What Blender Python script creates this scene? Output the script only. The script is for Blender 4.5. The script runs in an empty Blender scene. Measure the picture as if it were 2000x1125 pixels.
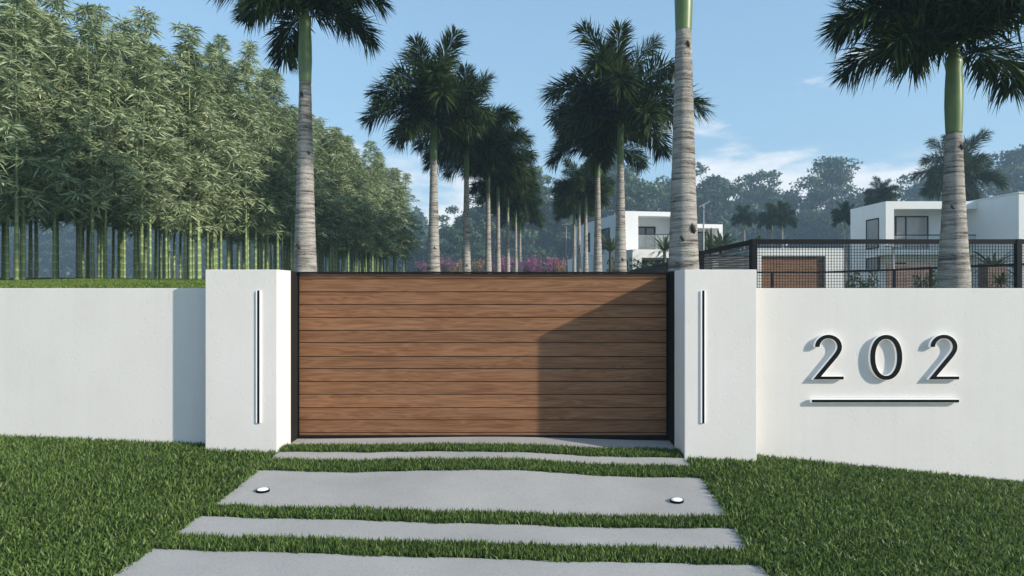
import bpy, bmesh, math, random
import numpy as np
from mathutils import Vector, Matrix

R = math.radians
F = 1333.0                     # focal length in photo pixels (24 mm on a 36 mm sensor, 2000 px wide)
EYE = 1.8                      # camera height, metres
sc = bpy.context.scene
col = sc.collection

# ------------------------------------------------------------------ camera
cam_d = bpy.data.cameras.new('camera')
cam_d.sensor_width = 36.0
cam_d.lens = 36.0 * F / 2000.0
cam_d.clip_start = 0.05
cam_d.clip_end = 2000
cam = bpy.data.objects.new('camera', cam_d)
col.objects.link(cam)
cam.location = (0, 0, EYE)
cam.rotation_euler = (R(90), 0, 0)
sc.camera = cam

# ------------------------------------------------------------------ light
SUN_TO = Vector((1.597, -0.727, 0.80)).normalized()       # towards the sun
SUN_EL = math.asin(SUN_TO.z)
SUN_AZ = math.atan2(SUN_TO.x, SUN_TO.y)
world = bpy.data.worlds.new('World')
sc.world = world
world.use_nodes = True
wn, wl = world.node_tree.nodes, world.node_tree.links
wn.clear()
w_out = wn.new('ShaderNodeOutputWorld')
w_bg = wn.new('ShaderNodeBackground')
w_bg.inputs['Strength'].default_value = 0.115
sky = wn.new('ShaderNodeTexSky')
sky.sky_type = 'NISHITA'
sky.sun_disc = False
sky.sun_elevation = SUN_EL
sky.sun_rotation = SUN_AZ
sky.altitude = 0
sky.air_density = 1.1
sky.dust_density = 1.5
sky.ozone_density = 1.1
# clouds: noise on the view direction, stretched flat, thickest low over the horizon all the way round
geo = wn.new('ShaderNodeNewGeometry')
tcw = wn.new('ShaderNodeTexCoord')
mp = wn.new('ShaderNodeMapping')
mp.inputs['Scale'].default_value = (1.0, 1.0, 3.2)
mp.inputs['Rotation'].default_value = (0, 0, R(-12))
mp.inputs['Location'].default_value = (8.82, 23.06, 26.28)
wl.new(tcw.outputs['Generated'], mp.inputs['Vector'])
nz = wn.new('ShaderNodeTexNoise')
nz.inputs['Scale'].default_value = 3.4
nz.inputs['Detail'].default_value = 9
nz.inputs['Roughness'].default_value = 0.56
wl.new(mp.outputs['Vector'], nz.inputs['Vector'])
sep = wn.new('ShaderNodeSeparateXYZ')
wl.new(tcw.outputs['Generated'], sep.inputs[0])
band = wn.new('ShaderNodeMapRange')          # elevation band
band.inputs['From Min'].default_value = 0.08
band.inputs['From Max'].default_value = 0.30
band.inputs['To Min'].default_value = 0.12
band.inputs['To Max'].default_value = -0.13
wl.new(sep.outputs['Z'], band.inputs['Value'])
addn = wn.new('ShaderNodeMath'); addn.operation = 'ADD'
wl.new(nz.outputs['Fac'], addn.inputs[0]); wl.new(band.outputs['Result'], addn.inputs[1])
cr = wn.new('ShaderNodeMapRange'); cr.interpolation_type = 'SMOOTHSTEP'
cr.inputs['From Min'].default_value = 0.475
cr.inputs['From Max'].default_value = 0.60
cr.inputs['To Max'].default_value = 0.95
wl.new(addn.outputs[0], cr.inputs['Value'])
cmix = wn.new('ShaderNodeMix'); cmix.data_type = 'RGBA'
wl.new(cr.outputs['Result'], cmix.inputs['Factor'])
gam = wn.new('ShaderNodeGamma'); gam.inputs['Gamma'].default_value = 0.5      # softer contrast between horizon and zenith
wl.new(sky.outputs['Color'], gam.inputs['Color'])
tint = wn.new('ShaderNodeMix'); tint.data_type = 'RGBA'; tint.blend_type = 'MULTIPLY'
tint.inputs['Factor'].default_value = 1.0
tint.inputs['B'].default_value = (0.98, 1.36, 1.66, 1)
wl.new(gam.outputs['Color'], tint.inputs['A'])
wl.new(tint.outputs['Result'], cmix.inputs['A'])
cmix.inputs['B'].default_value = (4.3, 4.35, 4.45, 1)
wl.new(cmix.outputs['Result'], w_bg.inputs['Color'])
wl.new(w_bg.outputs[0], w_out.inputs['Surface'])

sun_d = bpy.data.lights.new('sun', 'SUN')
sun_d.energy = 2.65
sun_d.angle = R(1.0)
sun_d.color = (1.0, 0.92, 0.80)
sun = bpy.data.objects.new('sun', sun_d)
col.objects.link(sun)
sun.location = SUN_TO * 60
sun.rotation_euler = SUN_TO.to_track_quat('Z', 'Y').to_euler()

vs = sc.view_settings
vs.view_transform = 'Standard'
vs.look = 'None'
vs.exposure = 1.17
vs.gamma = 1.0
vs.use_curve_mapping = False
sc.cycles.max_bounces = 8
sc.cycles.diffuse_bounces = 3
sc.cycles.transparent_max_bounces = 8
sc.cycles.volume_bounces = 0
sc.cycles.use_denoising = True

# ------------------------------------------------------------------ helpers
def at(x, y, Y):
    """photo pixel + depth -> world point"""
    return Vector(((x - 1000.0) * Y / F, Y, EYE + (562.5 - y) * Y / F))

def tag(o, label=None, cat=None, group=None, kind=None):
    if label: o['label'] = label
    if cat: o['category'] = cat
    if group: o['group'] = group
    if kind: o['kind'] = kind
    return o

def empty(name, loc=(0, 0, 0), rz=0):
    o = bpy.data.objects.new(name, None)
    o.empty_display_size = 0.2
    o.location = loc
    o.rotation_euler = (0, 0, rz)
    col.objects.link(o)
    return o

def link(name, me, m, parent=None, loc=None, rot=None, scale=None):
    if m is not None and (len(me.materials) == 0):
        me.materials.append(m)
    o = bpy.data.objects.new(name, me)
    col.objects.link(o)
    if parent is not None: o.parent = parent
    if loc is not None: o.location = loc
    if rot is not None: o.rotation_euler = rot
    if scale is not None: o.scale = scale
    return o

class MB:
    def __init__(s): s.v, s.f = [], []
    def add(s, vs_, fs):
        n = len(s.v)
        s.v += [tuple(p) for p in vs_]
        s.f += [tuple(i + n for i in f) for f in fs]
        return s
    def box(s, x0, x1, y0, y1, z0, z1, M=None):
        p = [Vector((x, y, z)) for z in (z0, z1) for y in (y0, y1) for x in (x0, x1)]
        if M is not None: p = [M @ q for q in p]
        return s.add(p, [(0, 2, 3, 1), (4, 5, 7, 6), (0, 1, 5, 4), (2, 6, 7, 3), (0, 4, 6, 2), (1, 3, 7, 5)])
    def bar(s, a, b, w, h=None):
        """box along a->b, w wide, h high"""
        a, b = Vector(a), Vector(b); h = h or w
        d = (b - a).normalized()
        side = d.cross(Vector((0, 0, 1)))
        if side.length < 1e-4: side = Vector((1, 0, 0))
        side.normalize(); up = side.cross(d)
        o = [(-w/2, -h/2), (w/2, -h/2), (w/2, h/2), (-w/2, h/2)]
        p = [a + side*i + up*j for i, j in o] + [b + side*i + up*j for i, j in o]
        return s.add(p, [(3, 2, 1, 0), (4, 5, 6, 7), (0, 1, 5, 4), (1, 2, 6, 5), (2, 3, 7, 6), (3, 0, 4, 7)])
    def tube(s, pts, radii, n=8, cap=True):
        pts = [Vector(p) for p in pts]
        n0 = len(s.v)
        up = Vector((0.3, 0.9, 0.1)).normalized()
        for i, p in enumerate(pts):
            d = (pts[min(i+1, len(pts)-1)] - pts[max(i-1, 0)]).normalized()
            a = d.cross(up)
            if a.length < 1e-3: a = d.cross(Vector((1, 0, 0)))
            a.normalize(); b = d.cross(a)
            for k in range(n):
                t = 2*math.pi*k/n
                s.v.append(tuple(p + (a*math.cos(t) + b*math.sin(t)) * radii[i]))
        for i in range(len(pts)-1):
            for k in range(n):
                s.f.append((n0+i*n+k, n0+i*n+(k+1) % n, n0+(i+1)*n+(k+1) % n, n0+(i+1)*n+k))
        if cap:
            s.f.append(tuple(n0+k for k in range(n))[::-1])
            s.f.append(tuple(n0+(len(pts)-1)*n+k for k in range(n)))
        return s
    def mesh(s, name, smooth=False):
        me = bpy.data.meshes.new(name)
        me.from_pydata(s.v, [], s.f)
        me.validate()
        if smooth: me.polygons.foreach_set('use_smooth', [True]*len(me.polygons))
        me.update()
        return me
    def build(s, name, m, parent=None, loc=None, rot=None, smooth=False, bevel=0):
        me = s.mesh(name, smooth)
        if bevel:
            bm = bmesh.new(); bm.from_mesh(me)
            bmesh.ops.recalc_face_normals(bm, faces=bm.faces)
            bmesh.ops.bevel(bm, geom=bm.edges[:], offset=bevel, segments=2, affect='EDGES', profile=0.6)
            bm.to_mesh(me); bm.free()
        else:
            bm = bmesh.new(); bm.from_mesh(me)
            bmesh.ops.recalc_face_normals(bm, faces=bm.faces)
            bm.to_mesh(me); bm.free()
        return link(name, me, m, parent, loc, rot)

def big_mesh(name, verts, faces_flat, nper, attr=None):
    """mesh from numpy arrays, every face nper corners; attr = per-vertex float 'rnd'"""
    me = bpy.data.meshes.new(name)
    nv = len(verts); nf = len(faces_flat)//nper
    me.vertices.add(nv); me.vertices.foreach_set('co', np.asarray(verts, dtype=np.float32).ravel())
    me.loops.add(len(faces_flat)); me.loops.foreach_set('vertex_index', np.asarray(faces_flat, dtype=np.int32))
    me.polygons.add(nf)
    me.polygons.foreach_set('loop_start', np.arange(0, nf*nper, nper, dtype=np.int32))
    if attr is not None:
        a = me.attributes.new('rnd', 'FLOAT', 'POINT')
        a.data.foreach_set('value', np.asarray(attr, dtype=np.float32))
    me.update(calc_edges=True)
    me.validate()
    return me

# ------------------------------------------------------------------ materials
def mat(name):
    m = bpy.data.materials.new(name); m.use_nodes = True
    nt = m.node_tree
    return m, nt, nt.nodes['Principled BSDF']

def node(nt, t, **kw):
    n = nt.nodes.new(t)
    for k, v in kw.items(): setattr(n, k, v)
    return n

def ramp(nt, stops):
    n = nt.nodes.new('ShaderNodeValToRGB')
    e = n.color_ramp.elements
    while len(e) < len(stops): e.new(0.5)
    for i, (p, c) in enumerate(stops):
        e[i].position = p; e[i].color = (*c, 1)
    return n

def noise(nt, vec, scale, detail=4, rough=0.55, dist=0.0):
    n = nt.nodes.new('ShaderNodeTexNoise')
    n.inputs['Scale'].default_value = scale; n.inputs['Detail'].default_value = detail
    n.inputs['Roughness'].default_value = rough; n.inputs['Distortion'].default_value = dist
    if vec is not None: nt.links.new(vec, n.inputs['Vector'])
    return n

def mapping(nt, scale=(1, 1, 1), out='Object', loc=(0, 0, 0)):
    t = nt.nodes.new('ShaderNodeTexCoord'); m = nt.nodes.new('ShaderNodeMapping')
    m.inputs['Scale'].default_value = scale; m.inputs['Location'].default_value = loc
    nt.links.new(t.outputs[out], m.inputs['Vector'])
    return m.outputs['Vector']

def bump(nt, bsdf, height, strength, dist):
    b = nt.nodes.new('ShaderNodeBump')
    b.inputs['Strength'].default_value = strength; b.inputs['Distance'].default_value = dist
    nt.links.new(height, b.inputs['Height']); nt.links.new(b.outputs[0], bsdf.inputs['Normal'])
    return b

def plain(name, c, rough=0.5, metal=0.0, var=0.12, vscale=6.0, spec=0.5):
    m, nt, b = mat(name)
    n = noise(nt, mapping(nt), vscale, 5)
    r = ramp(nt, [(0.3, tuple(x*(1-var) for x in c)), (0.7, tuple(min(1, x*(1+var)) for x in c))])
    nt.links.new(n.outputs['Fac'], r.inputs[0]); nt.links.new(r.outputs[0], b.inputs['Base Color'])
    b.inputs['Roughness'].default_value = rough; b.inputs['Metallic'].default_value = metal
    b.inputs['Specular IOR Level'].default_value = spec
    return m

def stucco():
    m, nt, b = mat('white_stucco')
    v = mapping(nt)
    n1 = noise(nt, v, 1.3, 5); n2 = noise(nt, v, 34, 6, 0.6); n3 = noise(nt, v, 190, 3)
    r = ramp(nt, [(0.3, (0.72, 0.692, 0.665)), (0.7, (0.765, 0.735, 0.71))])
    nt.links.new(n1.outputs['Fac'], r.inputs[0])
    # faint rain streaks
    vs_ = mapping(nt, (9, 9, 0.5)); n4 = noise(nt, vs_, 1.6, 5)
    r4 = ramp(nt, [(0.45, (1, 1, 1)), (0.75, (0.975, 0.97, 0.96))]); nt.links.new(n4.outputs['Fac'], r4.inputs[0])
    mx = node(nt, 'ShaderNodeMix', data_type='RGBA', blend_type='MULTIPLY'); mx.inputs['Factor'].default_value = 1
    nt.links.new(r.outputs[0], mx.inputs['A']); nt.links.new(r4.outputs[0], mx.inputs['B'])
    nt.links.new(mx.outputs['Result'], b.inputs['Base Color'])
    pits = ramp(nt, [(0.28, (0, 0, 0)), (0.40, (1, 1, 1))]); nt.links.new(n2.outputs['Fac'], pits.inputs[0])
    ad = node(nt, 'ShaderNodeMath', operation='MULTIPLY_ADD'); ad.inputs[1].default_value = 0.35
    nt.links.new(n3.outputs['Fac'], ad.inputs[0]); nt.links.new(pits.outputs[0], ad.inputs[2])
    bump(nt, b, ad.outputs[0], 0.35, 0.006)
    b.inputs['Roughness'].default_value = 0.9; b.inputs['Specular IOR Level'].default_value = 0.2
    return m

def wood(name, dark, mid, light, k=1.0):
    m, nt, b = mat(name)
    oi = node(nt, 'ShaderNodeObjectInfo')
    t = node(nt, 'ShaderNodeTexCoord')
    sh = node(nt, 'ShaderNodeVectorMath', operation='MULTIPLY_ADD')
    sh.inputs[1].default_value = (1, 1, 1)
    cx = node(nt, 'ShaderNodeCombineXYZ')
    mu = node(nt, 'ShaderNodeMath', operation='MULTIPLY'); mu.inputs[1].default_value = 57.0
    nt.links.new(oi.outputs['Random'], mu.inputs[0])
    nt.links.new(mu.outputs[0], cx.inputs[0]); nt.links.new(mu.outputs[0], cx.inputs[1])
    nt.links.new(t.outputs['Object'], sh.inputs[0]); nt.links.new(cx.outputs[0], sh.inputs[2])
    mp_ = node(nt, 'ShaderNodeMapping'); mp_.inputs['Scale'].default_value = (0.55*k, 4*k, 7*k)
    nt.links.new(sh.outputs[0], mp_.inputs['Vector'])
    n1 = noise(nt, mp_.outputs[0], 1.6, 3, 0.5, 0.6)
    # cathedral rings: sine of a warped field
    ms = node(nt, 'ShaderNodeMath', operation='MULTIPLY'); ms.inputs[1].default_value = 46
    nt.links.new(n1.outputs['Fac'], ms.inputs[0])
    sn = node(nt, 'ShaderNodeMath', operation='SINE'); nt.links.new(ms.outputs[0], sn.inputs[0])
    mp2 = node(nt, 'ShaderNodeMapping'); mp2.inputs['Scale'].default_value = (2.2*k, 30*k, 95*k)
    nt.links.new(sh.outputs[0], mp2.inputs['Vector'])
    n2 = noise(nt, mp2.outputs[0], 1.0, 6, 0.65)
    c1 = node(nt, 'ShaderNodeMath', operation='MULTIPLY_ADD'); c1.inputs[1].default_value = 0.10
    nt.links.new(sn.outputs[0], c1.inputs[0]); nt.links.new(n2.outputs['Fac'], c1.inputs[2])
    mp3 = node(nt, 'ShaderNodeMapping'); mp3.inputs['Scale'].default_value = (0.9*k, 3*k, 10*k)
    nt.links.new(sh.outputs[0], mp3.inputs['Vector'])
    n3 = noise(nt, mp3.outputs[0], 1.0, 3)
    c2 = node(nt, 'ShaderNodeMath', operation='MULTIPLY_ADD'); c2.inputs[1].default_value = 0.42
    nt.links.new(n3.outputs['Fac'], c2.inputs[0]); nt.links.new(c1.outputs[0], c2.inputs[2])
    r = ramp(nt, [(0.48, dark), (0.70, mid), (0.92, light)])
    nt.links.new(c2.outputs[0], r.inputs[0])
    hv = node(nt, 'ShaderNodeHueSaturation')
    mr = node(nt, 'ShaderNodeMapRange'); mr.inputs['To Min'].default_value = 0.9; mr.inputs['To Max'].default_value = 1.1
    nt.links.new(oi.outputs['Random'], mr.inputs['Value']); nt.links.new(mr.outputs[0], hv.inputs['Value'])
    nt.links.new(r.outputs[0], hv.inputs['Color']); nt.links.new(hv.outputs[0], b.inputs['Base Color'])
    bump(nt, b, n2.outputs['Fac'], 0.25, 0.002)
    b.inputs['Roughness'].default_value = 0.55; b.inputs['Specular IOR Level'].default_value = 0.3
    return m

def leafy(name, stops, trans=0.3, rough=0.55, spec=0.3, attr=True):
    m, nt, b = mat(name)
    r = ramp(nt, stops)
    if attr:
        a = node(nt, 'ShaderNodeAttribute', attribute_name='rnd'); nt.links.new(a.outputs['Fac'], r.inputs[0])
    else:
        n = noise(nt, mapping(nt), 3.0, 4); nt.links.new(n.outputs['Fac'], r.inputs[0])
    nt.links.new(r.outputs[0], b.inputs['Base Color'])
    b.inputs['Roughness'].default_value = rough; b.inputs['Specular IOR Level'].default_value = spec
    tr = node(nt, 'ShaderNodeBsdfTranslucent'); nt.links.new(r.outputs[0], tr.inputs['Color'])
    mx = node(nt, 'ShaderNodeMixShader'); mx.inputs[0].default_value = trans
    nt.links.new(b.outputs[0], mx.inputs[1]); nt.links.new(tr.outputs[0], mx.inputs[2])
    nt.links.new(mx.outputs[0], nt.nodes['Material Output'].inputs['Surface'])
    return m

def concrete():
    m, nt, b = mat('pale_concrete')
    v = mapping(nt)
    n1 = noise(nt, v, 1.1, 5, 0.6); n2 = noise(nt, v, 70, 5, 0.75); n3 = noise(nt, v, 300, 2)
    r = ramp(nt, [(0.3, (0.375, 0.36, 0.345)), (0.72, (0.46, 0.44, 0.42))]); nt.links.new(n1.outputs['Fac'], r.inputs[0])
    r2 = ramp(nt, [(0.36, (0.78, 0.78, 0.78)), (0.52, (1, 1, 1)), (0.66, (1.0, 1.0, 1.0))]); nt.links.new(n2.outputs['Fac'], r2.inputs[0])
    mx = node(nt, 'ShaderNodeMix', data_type='RGBA', blend_type='MULTIPLY'); mx.inputs['Factor'].default_value = 1
    nt.links.new(r.outputs[0], mx.inputs['A']); nt.links.new(r2.outputs[0], mx.inputs['B'])
    nt.links.new(mx.outputs['Result'], b.inputs['Base Color'])
    ad = node(nt, 'ShaderNodeMath', operation='ADD'); nt.links.new(n2.outputs['Fac'], ad.inputs[0]); nt.links.new(n3.outputs['Fac'], ad.inputs[1])
    bump(nt, b, ad.outputs[0], 0.45, 0.004)
    b.inputs['Roughness'].default_value = 0.92; b.inputs['Specular IOR Level'].default_value = 0.15
    return m

def palm_bark():
    m, nt, b = mat('ringed_palm_bark')
    v = mapping(nt, (1, 1, 1))
    vr = mapping(nt, (2.0, 2.0, 24))
    n1 = noise(nt, vr, 1.0, 6, 0.62, 0.25)
    n0 = noise(nt, v, 2.2, 5, 0.6)
    vf = mapping(nt, (30, 30, 60)); n2 = noise(nt, vf, 1.0, 4, 0.7)
    c = node(nt, 'ShaderNodeMath', operation='MULTIPLY_ADD'); c.inputs[1].default_value = 0.4
    nt.links.new(n2.outputs['Fac'], c.inputs[0]); nt.links.new(n1.outputs['Fac'], c.inputs[2])
    r = ramp(nt, [(0.52, (0.09, 0.075, 0.065)), (0.61, (0.26, 0.235, 0.21)), (0.74, (0.41, 0.38, 0.345)), (0.92, (0.54, 0.51, 0.47))])
    nt.links.new(c.outputs[0], r.inputs[0])
    r0 = ramp(nt, [(0.30, (0.62, 0.60, 0.58)), (0.5, (1, 1, 1)), (0.75, (0.95, 0.95, 0.93))]); nt.links.new(n0.outputs['Fac'], r0.inputs[0])
    mx = node(nt, 'ShaderNodeMix', data_type='RGBA', blend_type='MULTIPLY'); mx.inputs['Factor'].default_value = 1
    nt.links.new(r.outputs[0], mx.inputs['A']); nt.links.new(r0.outputs[0], mx.inputs['B'])
    nt.links.new(mx.outputs['Result'], b.inputs['Base Color'])
    bump(nt, b, c.outputs[0], 1.0, 0.045)
    b.inputs['Roughness'].default_value = 0.95; b.inputs['Specular IOR Level'].default_value = 0.1
    return m

def emis(name, c, base, strength):
    m, nt, b = mat(name)
    n = noise(nt, mapping(nt), 20, 2)
    r = ramp(nt, [(0.2, tuple(x*0.97 for x in base)), (0.8, base)])
    nt.links.new(n.outputs['Fac'], r.inputs[0]); nt.links.new(r.outputs[0], b.inputs['Base Color'])
    b.inputs['Emission Color'].default_value = (*c, 1); b.inputs['Emission Strength'].default_value = strength
    b.inputs['Roughness'].default_value = 0.4
    return m

def glass_dark(name, c, rough=0.05):
    m, nt, b = mat(name)
    n = noise(nt, mapping(nt, (3, 3, 0.8)), 2.0, 3)
    r = ramp(nt, [(0.3, tuple(x*0.8 for x in c)), (0.7, c)])
    nt.links.new(n.outputs['Fac'], r.inputs[0]); nt.links.new(r.outputs[0], b.inputs['Base Color'])
    b.inputs['Roughness'].default_value = rough; b.inputs['Specular IOR Level'].default_value = 0.6
    return m

M = {}
M['stucco'] = stucco()
M['house_white'] = plain('house_white_paint', (0.74, 0.74, 0.73), 0.8, var=0.03, vscale=1.0, spec=0.2)
M['wood'] = wood('brown_gate_wood', (0.155, 0.066, 0.029), (0.225, 0.105, 0.050), (0.29, 0.148, 0.077))
M['wood_dark'] = wood('brown_garage_wood', (0.13, 0.065, 0.035), (0.20, 0.10, 0.055), (0.26, 0.14, 0.08), 0.6)
M['wood_grey'] = wood('weathered_board_wood', (0.13, 0.085, 0.065), (0.20, 0.13, 0.10), (0.27, 0.19, 0.15), 0.6)
M['black'] = plain('black_powder_coat', (0.007, 0.007, 0.008), 0.6, var=0.1, spec=0.15)
M['jamb'] = plain('charcoal_powder_coat', (0.016, 0.016, 0.0145), 0.7, var=0.1, spec=0.1)
M['grey_metal'] = plain('grey_metal', (0.28, 0.28, 0.29), 0.5, 0.3)
M['concrete'] = concrete()
M['drive'] = plain('grey_drive', (0.22, 0.22, 0.22), 0.9)
M['led'] = emis('led_diffuser', (1, 1, 1), (0.88, 0.88, 0.88), 0.09)
M['gloss_black'] = plain('gloss_black_face', (0.003, 0.003, 0.003), 0.6, var=0.1, spec=0.15)
M['bark'] = palm_bark()
M['shaft'] = leafy('green_crownshaft', [(0.25, (0.09, 0.15, 0.045)), (0.75, (0.16, 0.235, 0.075))], 0.05, 0.4, 0.5, attr=False)
M['frond'] = leafy('palm_frond_green', [(0.0, (0.010, 0.022, 0.005)), (0.6, (0.030, 0.060, 0.012)), (1.0, (0.085, 0.13, 0.030))], 0.2, 0.5, 0.2)
M['scar'] = plain('dark_leaf_scar', (0.05, 0.04, 0.035), 0.95)
M['grass'] = leafy('lawn_blades', [(0.0, (0.014, 0.032, 0.006)), (0.45, (0.085, 0.15, 0.030)), (0.8, (0.185, 0.275, 0.068)), (0.97, (0.25, 0.33, 0.10)), (1.0, (0.22, 0.20, 0.09))], 0.3, 0.5, 0.35)
M['hill_blades'] = leafy('short_turf_blades', [(0.0, (0.10, 0.15, 0.03)), (0.6, (0.17, 0.24, 0.05)), (1.0, (0.22, 0.28, 0.07))], 0.35, 0.6, 0.2)
M['soil'] = plain('turf_soil', (0.022, 0.034, 0.012), 0.95, var=0.4, vscale=20, spec=0.1)
M['hill'] = plain('hill_turf', (0.085, 0.14, 0.03), 0.95, var=0.35, vscale=9, spec=0.1)
M['culm'] = None
M['bamboo_leaf'] = leafy('bamboo_leaves', [(0.0, (0.045, 0.08, 0.038)), (0.4, (0.185, 0.25, 0.12)), (0.85, (0.345, 0.41, 0.23)), (1.0, (0.45, 0.50, 0.31))], 0.12, 0.5, 0.3)
M['tree_leaf'] = leafy('broadleaf_foliage', [(0.0, (0.025, 0.05, 0.02)), (0.6, (0.055, 0.10, 0.04)), (1.0, (0.11, 0.17, 0.065))], 0.25, 0.55, 0.3)
M['shrub_leaf'] = leafy('shrub_foliage', [(0.0, (0.03, 0.055, 0.015)), (0.6, (0.06, 0.10, 0.03)), (1.0, (0.10, 0.15, 0.05))], 0.25, 0.55, 0.3)
M['yucca'] = leafy('yucca_leaves', [(0.0, (0.05, 0.07, 0.02)), (0.6, (0.10, 0.115, 0.04)), (1.0, (0.17, 0.16, 0.07))], 0.2, 0.5, 0.3)
M['pink'] = leafy('magenta_bracts', [(0.0, (0.28, 0.07, 0.17)), (1.0, (0.52, 0.19, 0.34))], 0.4, 0.6, 0.2)
M['orange'] = leafy('orange_bracts', [(0.0, (0.42, 0.18, 0.09)), (1.0, (0.58, 0.34, 0.20))], 0.4, 0.6, 0.2)
M['trunk'] = plain('tree_bark', (0.075, 0.06, 0.048), 0.95, var=0.3, vscale=4, spec=0.1)
M['pane'] = glass_dark('curtained_window_glass', (0.30, 0.30, 0.29), 0.08)
M['pane_dark'] = glass_dark('dark_window_glass', (0.07, 0.085, 0.09), 0.03)
M['louvre'] = plain('grey_louvre', (0.30, 0.30, 0.30), 0.7)

def culm_mat():
    m, nt, b = mat('green_bamboo_culm')
    a = node(nt, 'ShaderNodeAttribute', attribute_name='rnd')
    oi = node(nt, 'ShaderNodeObjectInfo')
    r = ramp(nt, [(0.0, (0.13, 0.20, 0.05)), (0.55, (0.18, 0.255, 0.075)), (0.85, (0.30, 0.34, 0.18)), (1.0, (0.42, 0.44, 0.30))])
    nt.links.new(a.outputs['Fac'], r.inputs[0])
    hv = node(nt, 'ShaderNodeHueSaturation')
    mr = node(nt, 'ShaderNodeMapRange'); mr.inputs['To Min'].default_value = 0.7; mr.inputs['To Max'].default_value = 1.2
    nt.links.new(oi.outputs['Random'], mr.inputs['Value']); nt.links.new(mr.outputs[0], hv.inputs['Value'])
    nt.links.new(r.outputs[0], hv.inputs['Color']); nt.links.new(hv.outputs[0], b.inputs['Base Color'])
    b.inputs['Roughness'].default_value = 0.4
    return m
M['culm'] = culm_mat()

# ------------------------------------------------------------------ terrain
GATE_L, GATE_R = -2.548, 1.871
PIL_L, PIL_R = -3.326, 2.654
Y_PIL, Y_PILB, Y_PAN, Y_WALL = 7.40, 7.864, 8.127, 7.61
_cx = np.array([-14, -8, -5.7, -3.4, -2.6, -1.5, -0.5, 0, 0.75, 1.3, 1.9, 2.7, 5.7, 9, 14.0])
_rows = [
 (1.0,   [-1.70, -1.72, -1.75, -1.83, -1.86, -1.90, -1.93, -1.95, -1.97, -1.98, -1.99, -2.03, -2.22, -2.36, -2.45]),
 (4.852, [-1.68, -1.70, -1.73, -1.83, -1.867, -1.905, -1.935, -1.951, -1.97, -1.98, -1.987, -2.02, -2.20, -2.36, -2.45]),
 (5.186, [-1.67, -1.69, -1.725, -1.83, -1.883, -1.91, -1.935, -1.953, -1.97, -1.99, -1.99, -2.02, -2.20, -2.36, -2.45]),
 (5.568, [-1.66, -1.68, -1.72, -1.83, -1.88, -1.91, -1.94, -1.955, -1.975, -1.985, -1.967, -2.01, -2.20, -2.36, -2.45]),
 (5.856, [-1.65, -1.67, -1.715, -1.83, -1.88, -1.895, -1.92, -1.935, -1.96, -1.985, -1.94, -2.00, -2.20, -2.36, -2.45]),
 (6.84,  [-1.62, -1.65, -1.70, -1.80, -1.85, -1.873, -1.837, -1.842, -1.888, -1.93, -1.914, -1.95, -2.20, -2.36, -2.45]),
 (7.43,  [-1.60, -1.63, -1.68, -1.78, -1.80, -1.80, -1.795, -1.80, -1.845, -1.86, -1.867, -1.90, -2.20, -2.36, -2.45]),
 (8.10,  [-1.60, -1.63, -1.68, -1.77, -1.815, -1.80, -1.785, -1.785, -1.80, -1.82, -1.83, -1.88, -2.20, -2.36, -2.45]),
 (9.5,   [-1.60, -1.63, -1.68, -1.77, -1.80, -1.80, -1.80, -1.80, -1.80, -1.82, -1.83, -1.88, -2.20, -2.36, -2.45])]
_gx = np.arange(-14, 14.001, 0.05); _gy = np.arange(1.0, 9.5001, 0.05)
_tab = np.array([np.interp(_gx, _cx, r[1]) for r in _rows])
_G = np.array([[0.0]*len(_gx)]*len(_gy))
_ry = np.array([r[0] for r in _rows])
for _i in range(len(_gx)):
    _G[:, _i] = np.interp(_gy, _ry, _tab[:, _i])
def _blur(a, axis, k=5):
    pad = [(0, 0), (0, 0)]; pad[axis] = (k, k)
    b = np.pad(a, pad, mode='edge'); o = np.zeros_like(a)
    for i in range(2*k+1):
        sl = [slice(None), slice(None)]; sl[axis] = slice(i, i+a.shape[axis]); o += b[tuple(sl)]
    return o/(2*k+1)
_G = _blur(_blur(_G, 1, 5), 1, 4)
_G = _blur(_G, 0, 3)
_G += EYE

def g_front(X, Y):
    X = np.asarray(X, float); Y = np.asarray(Y, float)
    fx = np.clip((X - _gx[0])/0.05, 0, len(_gx)-1.001); fy = np.clip((Y - _gy[0])/0.05, 0, len(_gy)-1.001)
    ix = fx.astype(int); iy = fy.astype(int); tx = fx-ix; ty = fy-iy
    return (_G[iy, ix]*(1-tx)*(1-ty) + _G[iy, ix+1]*tx*(1-ty) + _G[iy+1, ix]*(1-tx)*ty + _G[iy+1, ix+1]*tx*ty)

def smooth(a, b, x):
    t = np.clip((x-a)/(b-a), 0, 1); return t*t*(3-2*t)

def g_back(X, Y):
    X = np.asarray(X, float); Y = np.asarray(Y, float)
    hill = np.interp(Y, [7.0, 7.9, 10, 13, 16, 25, 45, 80, 400], [1.74, 1.765, 1.83, 1.90, 1.97, 2.16, 2.25, 1.6, 1.2])
    mid = np.interp(Y, [7.0, 9, 25, 60, 400], [0.0, 0.0, 0.7, 1.0, 1.0])
    right = np.interp(Y, [7.0, 30, 400], [0.9, 1.0, 1.0])
    wl_ = 1 - smooth(-3.35, -2.2, X + 0.045*np.clip(Y-9, 0, 40)*0)
    wr = smooth(1.9, 3.2, X)
    und = 0.035*np.sin(X*0.9+0.4)*np.sin(Y*0.7) * wl_
    return mid*(1-wl_)*(1-wr) + hill*wl_ + right*wr + und

def gz(X, Y):
    Y = np.asarray(Y, float)
    t = np.clip((Y-7.70)/0.06, 0, 1)
    X = np.asarray(X, float)
    inside = (X > GATE_L-0.05) & (X < GATE_R+0.05)
    t2 = np.where(inside, smooth(8.2, 9.4, Y), t)
    return g_front(X, Y)*(1-t2) + g_back(X, Y)*t2

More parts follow.
